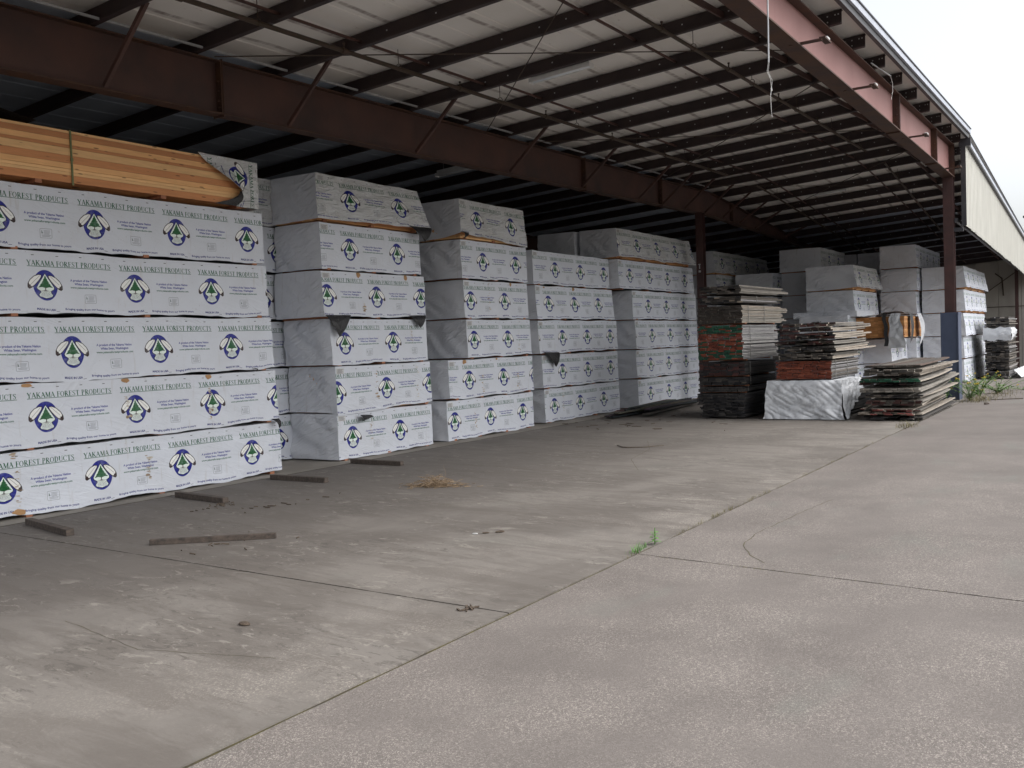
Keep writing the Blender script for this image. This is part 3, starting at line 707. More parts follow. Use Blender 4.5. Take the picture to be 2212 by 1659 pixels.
# sprinkler pipes
def sprinkler(x0, x1, y0, y1, dz, label, r=.034, step=2.9):
    o = empty("sprinkler_pipe", (x0, y0, zr(x0, y0) + dz), label, "pipe", "sprinkler pipes under the roof")
    def P(x):
        t = (x - x0) / (x1 - x0); y = y0 + (y1 - y0) * t; return Vector((x, y, zr(x, y) + dz))
    pts = [P(x0 + (x1 - x0) * k / 12) for k in range(13)]
    s = MB(); s.tube(pts, r, 10); s.build("pipe", M_PIPE, o)
    x = x0 + .9; k = 0
    while x < x1:
        p = P(x)
        s = MB(); s.tube([p - Vector((.045, 0, 0)), p + Vector((.045, 0, 0))], r * 1.35, 10); s.tube([p, p + Vector((0, 0, .10))], .012, 6); s.tube([p + Vector((0, 0, .10)), p + Vector((0, 0, .12))], .022, 6)
        s.build("sprinkler_head", M_PIPE, o)
        q = P(min(x + 1.25, x1))
        s = MB(); s.tube([q + Vector((0, 0, r + .05)), q + Vector((0, 0, .30))], .006, 5)
        s.tube([q + Vector((0, .052 * math.sin(a * .6981), .02 + .055 * math.cos(a * .6981))) for a in range(10)], .006, 5); s.build("hanger", M_PIPE, o)
        x += step; k += 1
sprinkler(1, 26.6, 9.58, 9.58, -.075, "long rusty sprinkler pipe beside the big brown rafter, running over the stacks")
sprinkler(1, 27.0, 5.80, 5.84, -.075, "rusty sprinkler pipe between the two rafters, nearer the bright roof edge", .03)
sprinkler(29.2, 45, 9.6, 9.6, -.09, "distant sprinkler pipe over the rear stacks beyond the middle column", .03)
sprinkler(29.4, 45, 5.84, 6.2, -.09, "distant sprinkler pipe close to the corner column top", .03)

# strip lights
def striplight(x, y0, y1, z0, z1, label, w=.16):
    o = empty("strip_light", (x, y0, z0), label, "light fixture", "unlit fluorescent strip lights")
    def L(y): return z0 + (z1 - z0) * (y - y0) / (y1 - y0)
    s = MB()
    def hexa(x0, x1, a, b, c, d):
        q = [(x0, a, L(a) + c), (x1, a, L(a) + c), (x1, a, L(a) + d), (x0, a, L(a) + d), (x0, b, L(b) + c), (x1, b, L(b) + c), (x1, b, L(b) + d), (x0, b, L(b) + d)]
        for f in ((0, 1, 2, 3), (7, 6, 5, 4), (0, 4, 5, 1), (1, 5, 6, 2), (2, 6, 7, 3), (3, 7, 4, 0)): s.quad([q[i] for i in f])
    hexa(x - w / 2, x + w / 2, y0, y1, .05, .07); hexa(x - .045, x + .045, y0 + .02, y1 - .02, .07, .14)
    hexa(x - w / 2, x - w / 2 + .006, y0, y1, .0, .05); hexa(x + w / 2 - .006, x + w / 2, y0, y1, .0, .05); hexa(x - w / 2, x + w / 2, y0 - .01, y0, -.01, .07); hexa(x - w / 2, x + w / 2, y1, y1 + .01, -.01, .07)
    s.build("housing", M_LAMP, o)
    for dx in (-.038, .038):
        s = MB(); s.tube([(x + dx, y0 + .02, L(y0) + .025), (x + dx, y1 - .02, L(y1) + .025)], .017, 8); s.build("tube", M_TUBE, o, smooth=True)
    s = MB()
    for y in (y0 + .2, y1 - .2): s.tube([(x, y, L(y) + .14), (x, y, L(y) + .32)], .006, 5)
    s.build("hanger", M_GALV, o)
striplight(14.36, 7.48, 8.66, zr(14.3, 7.48) - .04, zr(14.3, 8.66) - .04, "white double-tube strip light hanging under the near roof panels")
striplight(32.2, 7.58, 8.84, zr(32.2, 7.6) - .03, zr(32.2, 8.8) - .03, "small strip light far back between the two columns, unlit")
striplight(18.9, 13.0, 14.2, zr(18.9, 13) - .12, zr(18.9, 14.2) - .12, "dim strip light in the dark bay above the third stack")

# ------------------------------------------------------------------ wrapped lumber packs
def lumber_box(name, parent, x0, x1, y0, y1, z0, z1, bt_=.04, seed=1, cols=((.72, .36, .14), (.82, .50, .23), (.58, .25, .10), (.76, .42, .18)), endcols=None, front_only=True):
    r = random.Random(seed); mb = MB(); z = z0
    mb.box(x0 + .02, x1 - .02, y0 + .03, y1 - .02, z0 + .004, z1 - .004, 0, cols[0])
    while z < z1 - .01:
        h = min(bt_ * r.choice((.55, .55, 1, 1, 1.3)), z1 - z); h = z1 - z if z1 - z - h < .02 else h; c = r.choice(cols); j = r.uniform(-.004, .004)
        k = r.uniform(.85, 1.1); c = tuple(min(1, v * k) for v in c)
        mb.box(x0 + r.uniform(-.006, .006), x1 + r.uniform(-.012, .012), y0 + j, y0 + .12, z + .0015, z + h - .0015, 0, c)
        yy = y0 + .12
        while yy < y1:     # board ends visible on both short sides
            w = min(.14, y1 - yy); c2 = r.choice(endcols or cols); k = r.uniform(.8, 1.1)
            mb.box(x0 + r.uniform(-.01, .01), x1 + r.uniform(-.01, .01), yy + .001, yy + w - .001, z + .0015, z + h - .0015, 0, tuple(min(1, v * k) for v in c2)); yy += w
        z += h
    return mb.build(name, M_LUMBER, parent)

def pack(label, x0, x1, y0, k, group, y1=None, z0=None, h=.822, logo=None, dirty=False, flare=.03, skirt=0.0, lift=0.0, lift_l=None, seed=0, printed=True,
         tag_=True, flaps=(), tears=(), bearers=True, lumber=False, fold=.014, printed_end=False, cat="lumber pack", slump=0, patch_l=False):
    y1 = y1 or y0 + 1.12
    z0 = (.030 + .85 * k) if z0 is None else z0
    o = empty("lumber_pack", ((x0 + x1) / 2, (y0 + y1) / 2, z0 - .05), label, cat, group)
    sd_ = seed * 17.3 + k * 5.1 + x0
    y0 += .025 * math.sin(sd_ * 3.7)
    def Pf(u, v):
        x = x0 + u * (x1 - x0); z = z0 + v * h; q = 1 - v
        n = nz(x * .9, z * 1.6, sd_); n2 = nz((x + z) * 2.3, (z - x * .4) * 4.5, sd_ + 3); n3 = nz(x * 7, z * 7, sd_ + 9)
        tight = min(1, q * 5) * .8 + .2
        n2 = n2 * .6 - .9 * abs(nz((x * .8 + z) * 2.6 + .4 * n, (z - x * .5) * 1.1, sd_ + 14)) + .3
        y = y0 - flare * q ** 1.4 * (.75 + .7 * nz(x * 1.1, sd_)) - (.013 * n + fold * n2 + fold * .45 * n3) * tight
        z += (q ** 3) * (.040 * nz(x * 1.3, sd_ + 5) + .018 * nz(x * 5, sd_)) + (v ** 6) * (.018 * nz(x * 1.7, sd_ + 7) - .010)
        L = lift if lift_l is None else lift_l + (lift - lift_l) * u
        z += L * q; y -= skirt * q ** 1.3
        x += (u - .5) * 2 * skirt * 1.2 * q * (.3 + .7 * abs(u - .5) * 2)
        z -= slump * q * math.sin(math.pi * u)
        return Vector((x, y, z))
    def side(xe, u, sgn):
        A0 = lambda v: Vector((xe, y0, z0 + v * h))
        def P(w, v):
            p = Vector((xe, y0 + w * (y1 - y0), z0 + v * h)); c = Pf(u, v) - A0(v)
            c *= math.exp(-w * (7 if skirt == 0 else 3.0))
            n = nz(p.y * 1.4, p.z * 2, sd_ + 21 + sgn); n2 = nz((p.y - p.z * .8) * 6 , (p.z + p.y * .6) * 1.6, sd_ + 31 * sgn)
            e = min(1, w * 6) * min(1, (1 - v) * 6)
            n3 = abs(nz((p.z - p.y * .8) * 4.2 + n * .8, (p.y + p.z * .6) * .45, sd_ + 51))
            p.x += sgn * (.026 * n + .010 * n2 - .10 * n3 + .04) * e
            return p + c
        return P
    Lf, Rf = side(x0, 0, -1), side(x1, 1, 1)
    lx = logo if logo is not None else x0 + .6
    def uvf(x, y, z, u, v):
        xn = x0 + u * (x1 - x0)
        return ((xn - lx + .2525) / TW, v)
    W_ = x1 - x0; nu = max(16, int(W_ / .06)); nv = 18
    mb = MB()
    mb.grid(nu, nv, Pf, 0 if printed else 1, uvf if printed else None)
    mb.grid(14, nv, lambda a, v: Lf(1 - a, v), 1)
    mb.grid(14, nv, Rf, 1)
    back = lambda u: Vector((x0 + u * W_, y1, z0 + h + .004 * nz(u * 9, sd_)))
    mb.grid(nu, 2, lambda u, v: Pf(u, 1).lerp(back(u), v), 1)
    mb.quad([(x0, y1, z0), (x0, y1, z0 + h), (x1, y1, z0 + h), (x1, y1, z0)], 1)
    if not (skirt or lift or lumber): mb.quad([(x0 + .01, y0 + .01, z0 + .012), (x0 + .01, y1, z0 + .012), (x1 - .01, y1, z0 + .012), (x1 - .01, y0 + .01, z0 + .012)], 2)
    mp = M_PRINT_D if dirty else M_PRINT
    mb.build("wrap", [mp, M_PLAIN, M_BLACK], o, smooth=True)
    if skirt or lift or lumber:
        lumber_box("lumber", o, x0 + .03, x1 - .03, y0 + .03, y1 - .03, z0 - .005, z0 + h - .02, seed=int(sd_))
        s = MB(); s.quad([(x0 + .02, y0 + .04, z0 + .02), (x0 + .02, y0 + .04, z0 + .3), (x0 + .02, y1, z0 + .3), (x0 + .02, y1, z0 + .02)])
    if bearers:
        xs_ = [x0 + .18, (x0 + x1) / 2, x1 - .18] if W_ < 3.2 else [x0 + .25, x0 + W_ * .35, x0 + W_ * .65, x1 - .2]
        for xb in xs_:
            s = MB(); s.box(xb - .045, xb + .045, y0 - .004 - .02 * ((k + int(xb * 3)) % 2), y1, z0 - .027, z0 + .012); s.build("bearer", M_BEARER, o)
    if tag_ and printed:
        s = MB(); ux = .02 / W_; du = .19 / W_
        s.grid(4, 3, lambda a, b: Pf(ux + a * du, .84 + b * .12) + Vector((0, -.005, 0))); s.build("tag", M_TAG, o)
        s = MB()
        for j in range(5): s.grid(3, 1, lambda a, b, j=j: Pf(ux + du * (.12 + a * (.75 - .12 * (j % 2))), .855 + j * .019 + b * .007) + Vector((0, -.007, 0)))
        s.build("tag_lettering", M_FASCIA, o)
    for (u, v, w_, h_, kind) in tears:
        if kind == 's':
            s = MB(); r = random.Random(int(sd_ * 10 + u * 100))
            for q in range(16):
                vv = v + h_ / h * r.uniform(-.5, .5); uu = u + r.gauss(0, .010) / W_ * 2; a_ = r.uniform(.008, .035) / W_; b_q = r.uniform(.003, .010) / h
                if r.random() < .15: a_ *= 1.6; b_q *= 2.2
                P0 = Pf(uu, min(.99, max(.01, vv))); pp = []
                for e_ in range(8):
                    t = e_ * math.pi / 4; k_ = r.uniform(.6, 1.3)
                    pp.append(Pf(uu + a_ * k_ * math.cos(t), min(.995, max(.005, vv + b_q * k_ * math.sin(t)))) + Vector((0, -.005, 0)))
                s.quad(pp, 0, r.choice([(.50, .42, .33), (.40, .31, .22), (.30, .22, .15), (.55, .50, .43)]))
            s.build("stain", M_BOARD, o)['kind'] = 'stuff'; continue
        # ragged tear showing wood or a run of brown stain, laid just proud of the wrap
        s = MB(); c = (u, v); pts = []
        for a in range(14):
            t = a / 14 * 2 * math.pi; rr = 1 + .45 * nz(math.cos(t) * 1.7, math.sin(t) * 1.7, sd_ + u * 31)
            uu = u + w_ / 2 / W_ * rr * math.cos(t); vv = min(.998, max(.004, v + h_ / 2 / h * rr * math.sin(t)))
            pts.append(Pf(uu, vv) + Vector((0, -.006, 0)))
        cc = Pf(u, v) + Vector((0, -.006, 0))
        for a in range(14): s.quad([cc, pts[a], pts[(a + 1) % 14]], 0, {'w': (.42, .24, .11), 's': (.34, .27, .20), 'd': (.06, .04, .03)}[kind])
        s.build({'w': "tear", 's': "stain", 'd': "tear"}[kind], M_BOARD, o)
    for (u, w_, d_, dx, color) in flaps:
        # loose triangular corner of film hanging under the hem, slightly curled
        s = MB(); p0 = Pf(max(0, u - w_ / 2 / W_), .02); p1 = Pf(min(1, u + w_ / 2 / W_), .02)
        tip = (p0 + p1) / 2 + Vector((dx, -.05, -d_))
        def G(a, b):
            e = p0.lerp(p1, a); t = e.lerp(tip, b * (1 - .15 * abs(a - .5)))
            return t + Vector((0, -.05 * math.sin(b * math.pi) - .02 * nz(a * 4, b * 4, sd_), 0)) + Vector((0, -.012, .01))
        s.grid(8, 8, G); s.build("flap", {'b': M_BLACK, 'w': M_PLAIN_L}[color], o, smooth=True)
    return o

G1 = "white printed lumber packs in the leftmost front stack"
SN = {1: "leftmost stack", 2: "second stack from the left", 3: "third stack from the left", 4: "fourth stack from the left", 5: "fifth stack, by the middle column"}
def lab(k, s, extra="white printed lumber pack", n=6):
    o_ = ORD[k] if k < n - 1 else 'topmost'
    return f"{extra}, {o_} in the {SN[s]}"
# stack 1 (right edges, logo positions measured)
for k, (xr, lg) in enumerate([(11.02, 7.74), (10.98, 7.00), (10.97, 7.44), (10.92, 7.12), (10.88, 7.87)]):
    kw = {}
    if k == 1: kw = dict(flaps=[(.985, .16, .16, .04, 'b')], tears=[(.57, .97, .14, .09, 'w'), (.79, .96, .10, .10, 'w'), (.35, .97, .15, .05, 'w'), (.57, .5, .05, .34, 's'), (.79, .45, .05, .5, 's')], slump=.0, flare=.05)
    if k == 0: kw = dict(tears=[(.33, .05, .16, .07, 'w'), (.325, .95, .06, .09, 's'), (.33, .4, .05, .5, 's'), (.62, .5, .05, .5, 's')], flare=.04)
    if k == 2: kw = dict(flaps=[(.93, .06, .05, 0, 'b')], flare=.05, slump=.03)
    if k == 4: kw = dict(flare=.005, fold=.003)
    if k == 3: kw['fold'] = .004
    pack(lab(k, 1), 4.4 + .1 * (k % 3), xr, 11.75, k, "packs in the leftmost front stack", logo=lg, tag_=False, seed=k, **kw)
# the unwrapped pack on top
t = empty("lumber_pack", (8, 12.3, 4.27), "bare orange lumber pack with torn wrap at its end, topping the leftmost stack", "lumber pack", "packs in the leftmost front stack")
lumber_box("lumber", t, 4.6, 10.72, 11.76, 12.88, 4.33, 5.02, bt_=.0765, seed=5)
for xb in (5.4, 7.1, 9.0, 10.4):
    s = MB(); s.box(xb - .045, xb + .045, 11.75, 12.88, 4.28, 4.33); s.build("bearer", M_BEARER, t)
s = MB(); s.box(7.565, 7.59, 11.742, 11.752, 4.30, 5.03); s.box(7.56, 7.595, 11.735, 11.75, 4.62, 4.66); s.box(7.565, 7.59, 11.742, 12.9, 5.025, 5.032); s.build("strap", M_TWINE, t)
s = MB()   # torn film: print runs upright, left edge curls away
def TF(u, v):
    z = 4.30 + .74 * v
    K = ((0, 10.30), (.10, 10.38), (.22, 10.385), (.36, 10.33), (.55, 10.10), (.75, 9.86), (1.0, 9.62))
    for (a, xa), (b, xb) in zip(K, K[1:]):
        if v <= b + 1e-6: left = xa + (xb - xa) * (v - a) / (b - a) + .02 * nz(v * 9, 2); break
    x = left + (10.80 - left) * u
    y = 11.735 - .10 * (1 - u) ** 2 * math.sin(min(1, v * 1.2) * math.pi) - .012 * nz(x * 6, z * 6, 4) - .03 * (1 - u) ** 2
    return Vector((x, y, z))
s.grid(26, 26, TF, 0, lambda x, y, z, u, v: (.19 + (4.76 - z) / TW, .80 + (x - 10.66) / TH))
s.grid(12, 14, lambda a, v: TF(1, v) + Vector((.012 * nz(a * 4, v * 4), a * 1.12, 0)), 1)
s.grid(12, 2, lambda u, v: Vector((TF(u, 1).x * (1 - v) + (10.3 + .5 * u) * v, TF(u, 1).y * (1 - v) + 12.88 * v, 5.045)), 1)
s.build("wrap", [M_PRINT_D, M_PLAIN], t, smooth=True)
s = MB()
def BF(u, v):
    a = TF(0, v * .30); return Vector((a.x - u * (.40 * (1 - v) ** 1.5), a.y - .02 + .05 * u, a.z + .01 * u))
s.grid(10, 10, BF); s.build("flap", M_BLACK, t, smooth=True)
s = MB()
s.grid(16, 6, lambda u, v: Vector((4.5 + 2.6 * u, 11.72 + 1.1 * v, 5.05 + .22 * math.sin(u * 3.0) * (1 - v) * (.7 + .5 * nz(u * 3, v * 3))))); s.build("flap", M_BLACK, t, smooth=True)
# narrow rear stack seen through the gap
for k in range(6):
    pack(f"shadowed printed pack, {ORD[k]} in the rear stack behind the leftmost gap", 9.0, 13.2 - .04 * k, 12.95, k, "packs in the rear stack behind the leftmost gap", y1=14.0, logo=[12.1, 11.85, 11.75, 11.95, 12.3, 11.2][k], seed=40 + k, tag_=False, dirty=k > 4, flare=.02)
# stack 2
S2 = [(12.43, 15.17, 12.82), (12.43, 15.15, 12.45), (12.36, 15.10, 12.72), (12.20, 15.10, 12.31), (12.24, 15.04, 12.99), (12.20, 15.02, 13.00)]
for k, (a, b, lg) in enumerate(S2):
    kw = {}; ex = "white printed lumber pack"
    if k == 5: kw = dict(skirt=.16, lift=.07, lift_l=-.01, dirty=True, fold=.018, flaps=[(.92, .75, .30, .08, 'b')]); ex = "draped dirty pack with lumber showing below"
    if k == 3: kw = dict(flare=.06, fold=.014, flaps=[(.11, .66, .40, -.05, 'b'), (.90, .55, .26, .02, 'b')], tears=[(.33, .95, .10, .12, 'w'), (.80, .95, .10, .12, 'w'), (.37, .2, .04, .2, 's')]); ex = "wrinkled printed pack with two black flaps"
    if k == 1: kw = dict(lift_l=-.06, lift=.02, tears=[(.40, .5, .05, .6, 's'), (.84, .5, .06, .7, 's')], lumber=True)
    if k == 0: kw = dict(flaps=[], tears=[(.33, .6, .04, .5, 's')], fold=.009); 
    if k == 2: kw = dict(tears=[(.83, .6, .03, .4, 's')])
    if k == 4: kw = dict(fold=.004)
    p_ = pack(lab(k, 2, ex), a, b, 11.79, k, "packs in the second front stack", logo=lg, seed=60 + k, **kw)
    if k == 0:
        s = MB(); s.grid(6, 6, lambda u, v: Vector((12.95 + .28 * u + .04 * v, 11.70 - .06 * math.sin(v * 3), .80 - .02 * u - .13 * v * (1 - .6 * u)))); s.build("flap", M_BLACK, p_, smooth=True)
# stack 3
S3 = [(15.74, 19.15, 16.00), (15.82, 19.15, 16.54), (16.55, 19.13, 16.82), (16.50, 19.06, 16.74), (16.42, 19.05, 17.24), (16.40, 18.95, 17.01)]
for k, (a, b, lg) in enumerate(S3):
    kw = {}; ex = "white printed lumber pack"
    if k == 5: kw = dict(skirt=.05, lift=-.03, lift_l=.09, dirty=True, fold=.016, flaps=[(.03, .30, .16, -.12, 'b')]); ex = "pack with bunched dirty wrap corner"
    if k == 3: kw = dict(tears=[(.37, .6, .04, .6, 's'), (.72, .95, .09, .10, 'w')])
    if k == 1: kw = dict(tears=[(.17, .95, .13, .12, 'w'), (.54, .97, .08, .05, 'w'), (.36, .3, .05, .4, 's'), (.8, .3, .05, .4, 's')])
    if k == 2: kw = dict(fold=.009, tears=[(.8, .4, .05, .5, 's')])
    if k == 0: kw = dict(tears=[(.30, .4, .05, .5, 's')])
    pack(lab(k, 3, ex), a, b, 11.8, k, "packs in the third front stack", logo=lg, seed=80 + k, **kw)
# stack 4
S4 = [(19.98, 24.07, 20.45), (19.88, 24.0, 20.88), (19.76, 24.0, 20.92), (19.70, 23.8, 20.27), (19.66, 23.7, 20.72)]
for k, (a, b, lg) in enumerate(S4):
    kw = {}; ex = "white printed lumber pack"
    if k == 3: kw = dict(flare=.09, fold=.012, tears=[(.46, .95, .12, .13, 'w'), (.10, .96, .1, .05, 'w')])
    if k == 2: kw = dict(flare=.05, fold=.012, flaps=[(.12, .75, .38, .12, 'b')]); ex = "printed pack with black hanging corner"
    if k == 0: kw = dict(tears=[(.22, .6, .05, .6, 's')])
    if k == 1: kw = dict(flare=.04)
    pack(lab(k, 4, ex, 5), a, b, 12.0, k, "packs in the fourth front stack", logo=lg, seed=100 + k, y1=13.1, **kw)
# stack 5
S5 = [(24.83, 29.5, 25.68), (24.78, 29.5, 25.76), (24.74, 29.42, 25.88), (24.58, 29.32, 25.63), (23.80, 29.2, 24.50), (23.72, 28.95, 24.95)]
for k, (a, b, lg) in enumerate(S5):
    kw = {}; ex = "white printed lumber pack"
    if k == 5: kw = dict(skirt=.14, lift=.03, lift_l=.02, dirty=True, fold=.018); ex = "long dirty draped pack with loose hem"
    if k == 4: kw = dict(flare=.06, fold=.010, slump=-.02)
    pack(lab(k, 5, ex), a, b, 11.75, k, "packs in the fifth front stack", logo=lg, seed=120 + k, y1=12.9, **kw)
for k in range(6):
    pack(f"plain grey pack, {ORD[k]} in the dark row behind the fifth stack", 23.6, 28.4, 13.0, k, "packs in the dark row behind the fifth stack", y1=14.2, seed=140 + k, tag_=False, printed=False, bearers=False)
# stack 6, right of the middle column
for k in range(6):
    pack(f"lumber pack right of the middle column, {ORD[k]} in its rear stack", 32.8, 38.9, 12.4 - (.0 if k > 4 else .1), k, "packs in the rear stack right of the middle column", y1=13.7, logo=33.6, seed=150 + k, dirty=k > 3, tag_=False, bearers=k > 4, skirt=.08 if k == 5 else 0, lift=.03 if k == 5 else 0)
# small stack between
for k in range(5):
    pack(f"plain-ended lumber pack, {ORD[k] if k < 4 else 'topmost'} in the low stack behind the tall plank pile", 34.2, 38.0, 10.75, k, "packs in the low stack behind the tall plank pile", y1=12.1, seed=170 + k, tag_=False, logo=34.9, bearers=False)
# stack 7a
for k in range(6):
    pack(f"grey-ended lumber pack, {ORD[k]} in the tall stack left of the corner group", 35.1 + (.0 if k > 4 else .2), 38.6, 9.2, k, "packs in the tall stack left of the corner group", y1=10.72, seed=180 + k, tag_=False, logo=37.6, dirty=k == 5)
# stack 7f
for k in range(5):
    pack(f"bright-ended lumber pack, {ORD[k] if k < 4 else 'topmost'} in the stack above the short plank pile", 33.05 - (.9 if k == 2 else 0), 36.6 if k > 2 else 36.2, 7.65, k, "packs in the stack above the short plank pile", y1=9.2, seed=200 + k, tag_=False, logo=33.75, skirt=.16 if k == 4 else .05 * (k == 3), lift=.06 if k == 4 else 0, dirty=k == 4, lumber=k == 4)
# dark packs in the gap
for k in range(6):
    for j, yy in enumerate((7.75, 8.98)):
        pack(f"shaded grey pack, {ORD[k]} in the {'right' if j == 0 else 'left'} of two dim stacks in the gap", 39.6, 43.5, yy, k, "packs in two dim stacks in the gap", y1=yy + 1.2, seed=220 + k + 9 * j, tag_=False, printed=False, bearers=False)
# stack A (left of the corner pair) and B (right)
for k in range(6):
    pack(f"grey creased pack, {ORD[k]} in the stack just left of the blue post", 37.2 + .1 * ((k + 1) % 2), 42.6, 6.40, k, "packs in the stack left of the blue post", y1=7.62, seed=240 + k, tag_=False, logo=38.3, lumber=k == 4, fold=.01)
for k in range(5):
    pack(f"sunlit printed pack, {ORD[k] if k < 4 else 'topmost'} in the stack behind the blue post", 37.9, 44.1 + .1 * (k % 2), 4.92, k, "packs in the stack behind the blue post", y1=6.30, seed=260 + k, tag_=False, logo=38.6 + .3 * (k % 3), skirt=.10 if k in (4, 2) else .03, lift=.05 if k in (4, 3) else 0, lumber=k == 4, fold=.011)
# stack 8 with the opened pack
for k in range(2):
    pack(f"grey-sided pack with bright printed front, {'lower' if k == 0 else 'upper'} of two below the opened orange lumber", 34.4, 37.2, 6.75, k, "packs below the opened orange lumber", y1=8.4, seed=280 + k, tag_=False, logo=35.4, fold=.01)
t = empty("lumber_pack", (33.6, 6.9, 1.72), "opened orange lumber pack with torn white wrap, left of the blue post", "lumber pack")
lumber_box("lumber", t, 33.3, 36.4, 6.10, 7.95, 1.76, 2.46, bt_=.05, seed=31, cols=((.50, .24, .08), (.58, .30, .11), (.42, .18, .06)), endcols=((.50, .22, .07), (.42, .18, .055), (.58, .28, .10)))
s = MB()
def WT(u, v):
    y = 6.06 + .55 * u
    return Vector((33.22 - .10 * math.sin(v * 3.1) - .05 * nz(u * 4, v * 5, 2), y + .25 * (1 - v) * (.5 - u) - .35 * (v) ** 2 * 0 + .10 * nz(v * 3, 5), 2.56 - 1.15 * v))
s.grid(10, 18, WT); s.grid(14, 8, lambda u, v: Vector((33.2 + 1.6 * v, 6.05 + 1.5 * u, 2.56 + .07 * math.sin(u * 6) * (1 - v) + .03 * nz(u * 5, v * 5)))); s.build("wrap", M_PLAIN_L, t, smooth=True)
s = MB(); s.grid(6, 16, lambda u, v: Vector((33.18 - .02 * u, 6.60 + .12 * u + .10 * nz(v * 3, 5) - .28 * (1 - abs(v - .5) * 2) * 0, 2.58 - 1.10 * v))); s.build("flap", M_BLACK, t, smooth=True); s = MB(); s.grid(5, 12, lambda u, v: Vector((33.9 + .5 * u, 6.04 - .05 * math.sin(v * 3), 2.58 - (1.05 - .2 * u) * v))); s.build("flap", M_BLACK, t, smooth=True)
s = MB(); s.grid(5, 12, lambda u, v: Vector((35.2 + .75 * u + .2 * v, 6.02 - .10 * math.sin(v * 3), 2.56 - (1.15 - .25 * u) * v))); s.build("flap", M_PLAIN_L, t, smooth=True)
t2 = pack("narrow white-wrapped pack lying on the opened orange lumber", 32.5, 35.2, 7.4, 0, None, y1=9.5, z0=2.50, h=.20, seed=300, tag_=False, printed=False, bearers=False, cat="lumber pack")

# ------------------------------------------------------------------ weathered plank bundles
GRY = [(.085, .075, .065), (.12, .105, .09), (.16, .14, .12), (.06, .055, .05)]
DRK = [(.030, .028, .030), (.045, .042, .042), (.020, .02, .023), (.06, .055, .052)]
PALE = [(.33, .285, .235), (.26, .24, .21), (.39, .345, .29), (.19, .175, .155)]
SILV = [(.38, .37, .36), (.30, .29, .29), (.23, .225, .225)]
RED = [(.26, .065, .035), (.20, .05, .03), (.31, .09, .05), (.15, .045, .03)]
GRN = [(.02, .10, .06), (.03, .14, .08), (.025, .08, .05)]
MAR = [(.09, .035, .03), (.06, .03, .028), (.12, .05, .045)]
def bundle(label, x0, length, y0, y1, z0, z1, ends, sides, th=.037, bw=.152, jit=.05, group=None, straps=(), warp=0.0, seed=1, missing=0.0, rag=.0, skew=0.0, rowcol=None, name="plank_bundle", spacer=False):
    r = random.Random(seed); o = empty(name, (x0 + length / 2, (y0 + y1) / 2, z0), label, "plank bundle" if name == "plank_bundle" else "plank", group)
    mb = MB(); z = z0; row = 0; nseg = 7
    rows = max(1, round((z1 - z0) / th)); th = (z1 - z0) / rows
    for row in range(rows):
        z = z0 + row * th; y = y0 + r.uniform(-.03, .01); rw = warp * r.uniform(.4, 1.3)
        while y < y1 - .03:
            w = min(bw * r.uniform(.85, 1.12), y1 - y + .02)
            if r.random() < missing: y += w; continue
            rf = row / max(1, rows - 1)
            ec = r.choice(rowcol(rf, r) if rowcol else ends); scol = r.choice(sides)
            kk = r.uniform(.75, 1.2); ec = tuple(v * kk for v in ec); kk = r.uniform(.8, 1.15); scol = tuple(v * kk for v in scol)
            xa = x0 + r.uniform(-jit, jit); xb = x0 + length + r.uniform(-jit * 1.5 - rag, jit * 1.5 + rag)
            edge = (y - y0 < .08)
            ya = y + r.uniform(-.012, .006) * (2 if edge else 1); yb = ya + w - .007
            n = len(mb.v); dyr = skew * r.uniform(-1, 1)
            bow = rw * r.uniform(.7, 1.2)
            for i in range(nseg + 1):
                t = i / nseg; x = xa + (xb - xa) * t
                dz = bow * (t ** 2) * (1 if warp > 0 else -1) * abs(1)
                for (yy, zz) in ((ya, z + .001), (yb, z + .001), (yb, z + th - .005), (ya, z + th - .005)): mb.v.append((x, yy + dyr * t, zz + dz))
            for i in range(nseg):
                a = n + i * 4
                for q in range(4): mb.f.append((a + q, a + 4 + q, a + 4 + (q + 1) % 4, a + (q + 1) % 4)); mb.mi.append(0); mb.col.append(scol)
            mb.f.append((n, n + 3, n + 2, n + 1)[::-1][::-1]); mb.mi.append(0); mb.col.append(ec)
            a = n + nseg * 4; mb.f.append((a, a + 1, a + 2, a + 3)); mb.mi.append(0); mb.col.append(ec)
            y += w
    mb.build("boards", M_BOARD, o)
    for sx in straps:
        s = MB(); s.box(sx - .012, sx + .012, y0 - .045, y0 - .038, z0 - .008, z1 + .012); s.box(sx - .012, sx + .012, y0 - .045, y1 + .01, z1 + .008, z1 + .013); s.build("strap", M_STRAP, o)
    if spacer:
        for sx in (x0 + .3, x0 + length * .75):
            s = MB(); s.box(sx - .04, sx + .04, y0 - .01, y1, z0 - .035, z0 - .002); s.build("spacer", M_BEARER, o)
    return o
PG = "plank bundles in the tall plank pile"
Y0, Y1 = 7.66, 8.76
bundle("black weathered plank bundle resting on the floor, lowest in the tall plank pile", 21.95, 2.35, Y0, Y1 - .03, .04, .33, DRK, DRK, group=PG, seed=11, jit=.07, rag=.1)
bundle("charcoal plank bundle, second from the floor in the tall plank pile", 21.95, 2.3, Y0 - .02, Y1 + .04, .34, .61, DRK, DRK, group=PG, seed=12, jit=.04)
bundle("thin dark plank bundle with pale strap, third from the floor in the tall pile", 21.98, 2.4, Y0 + .03, Y1 + .03, .65, .77, [DRK[3], DRK[1]], DRK, group=PG, seed=13, jit=.02, straps=(22.3,), spacer=True)
bundle("dark grey plank bundle below the reddish-brown one in the tall pile", 22.0, 2.4, Y0 - .02, Y1 + .02, .81, 1.00, DRK + GRY[:1], DRK, group=PG, seed=14, jit=.02, straps=(22.35,), spacer=True)
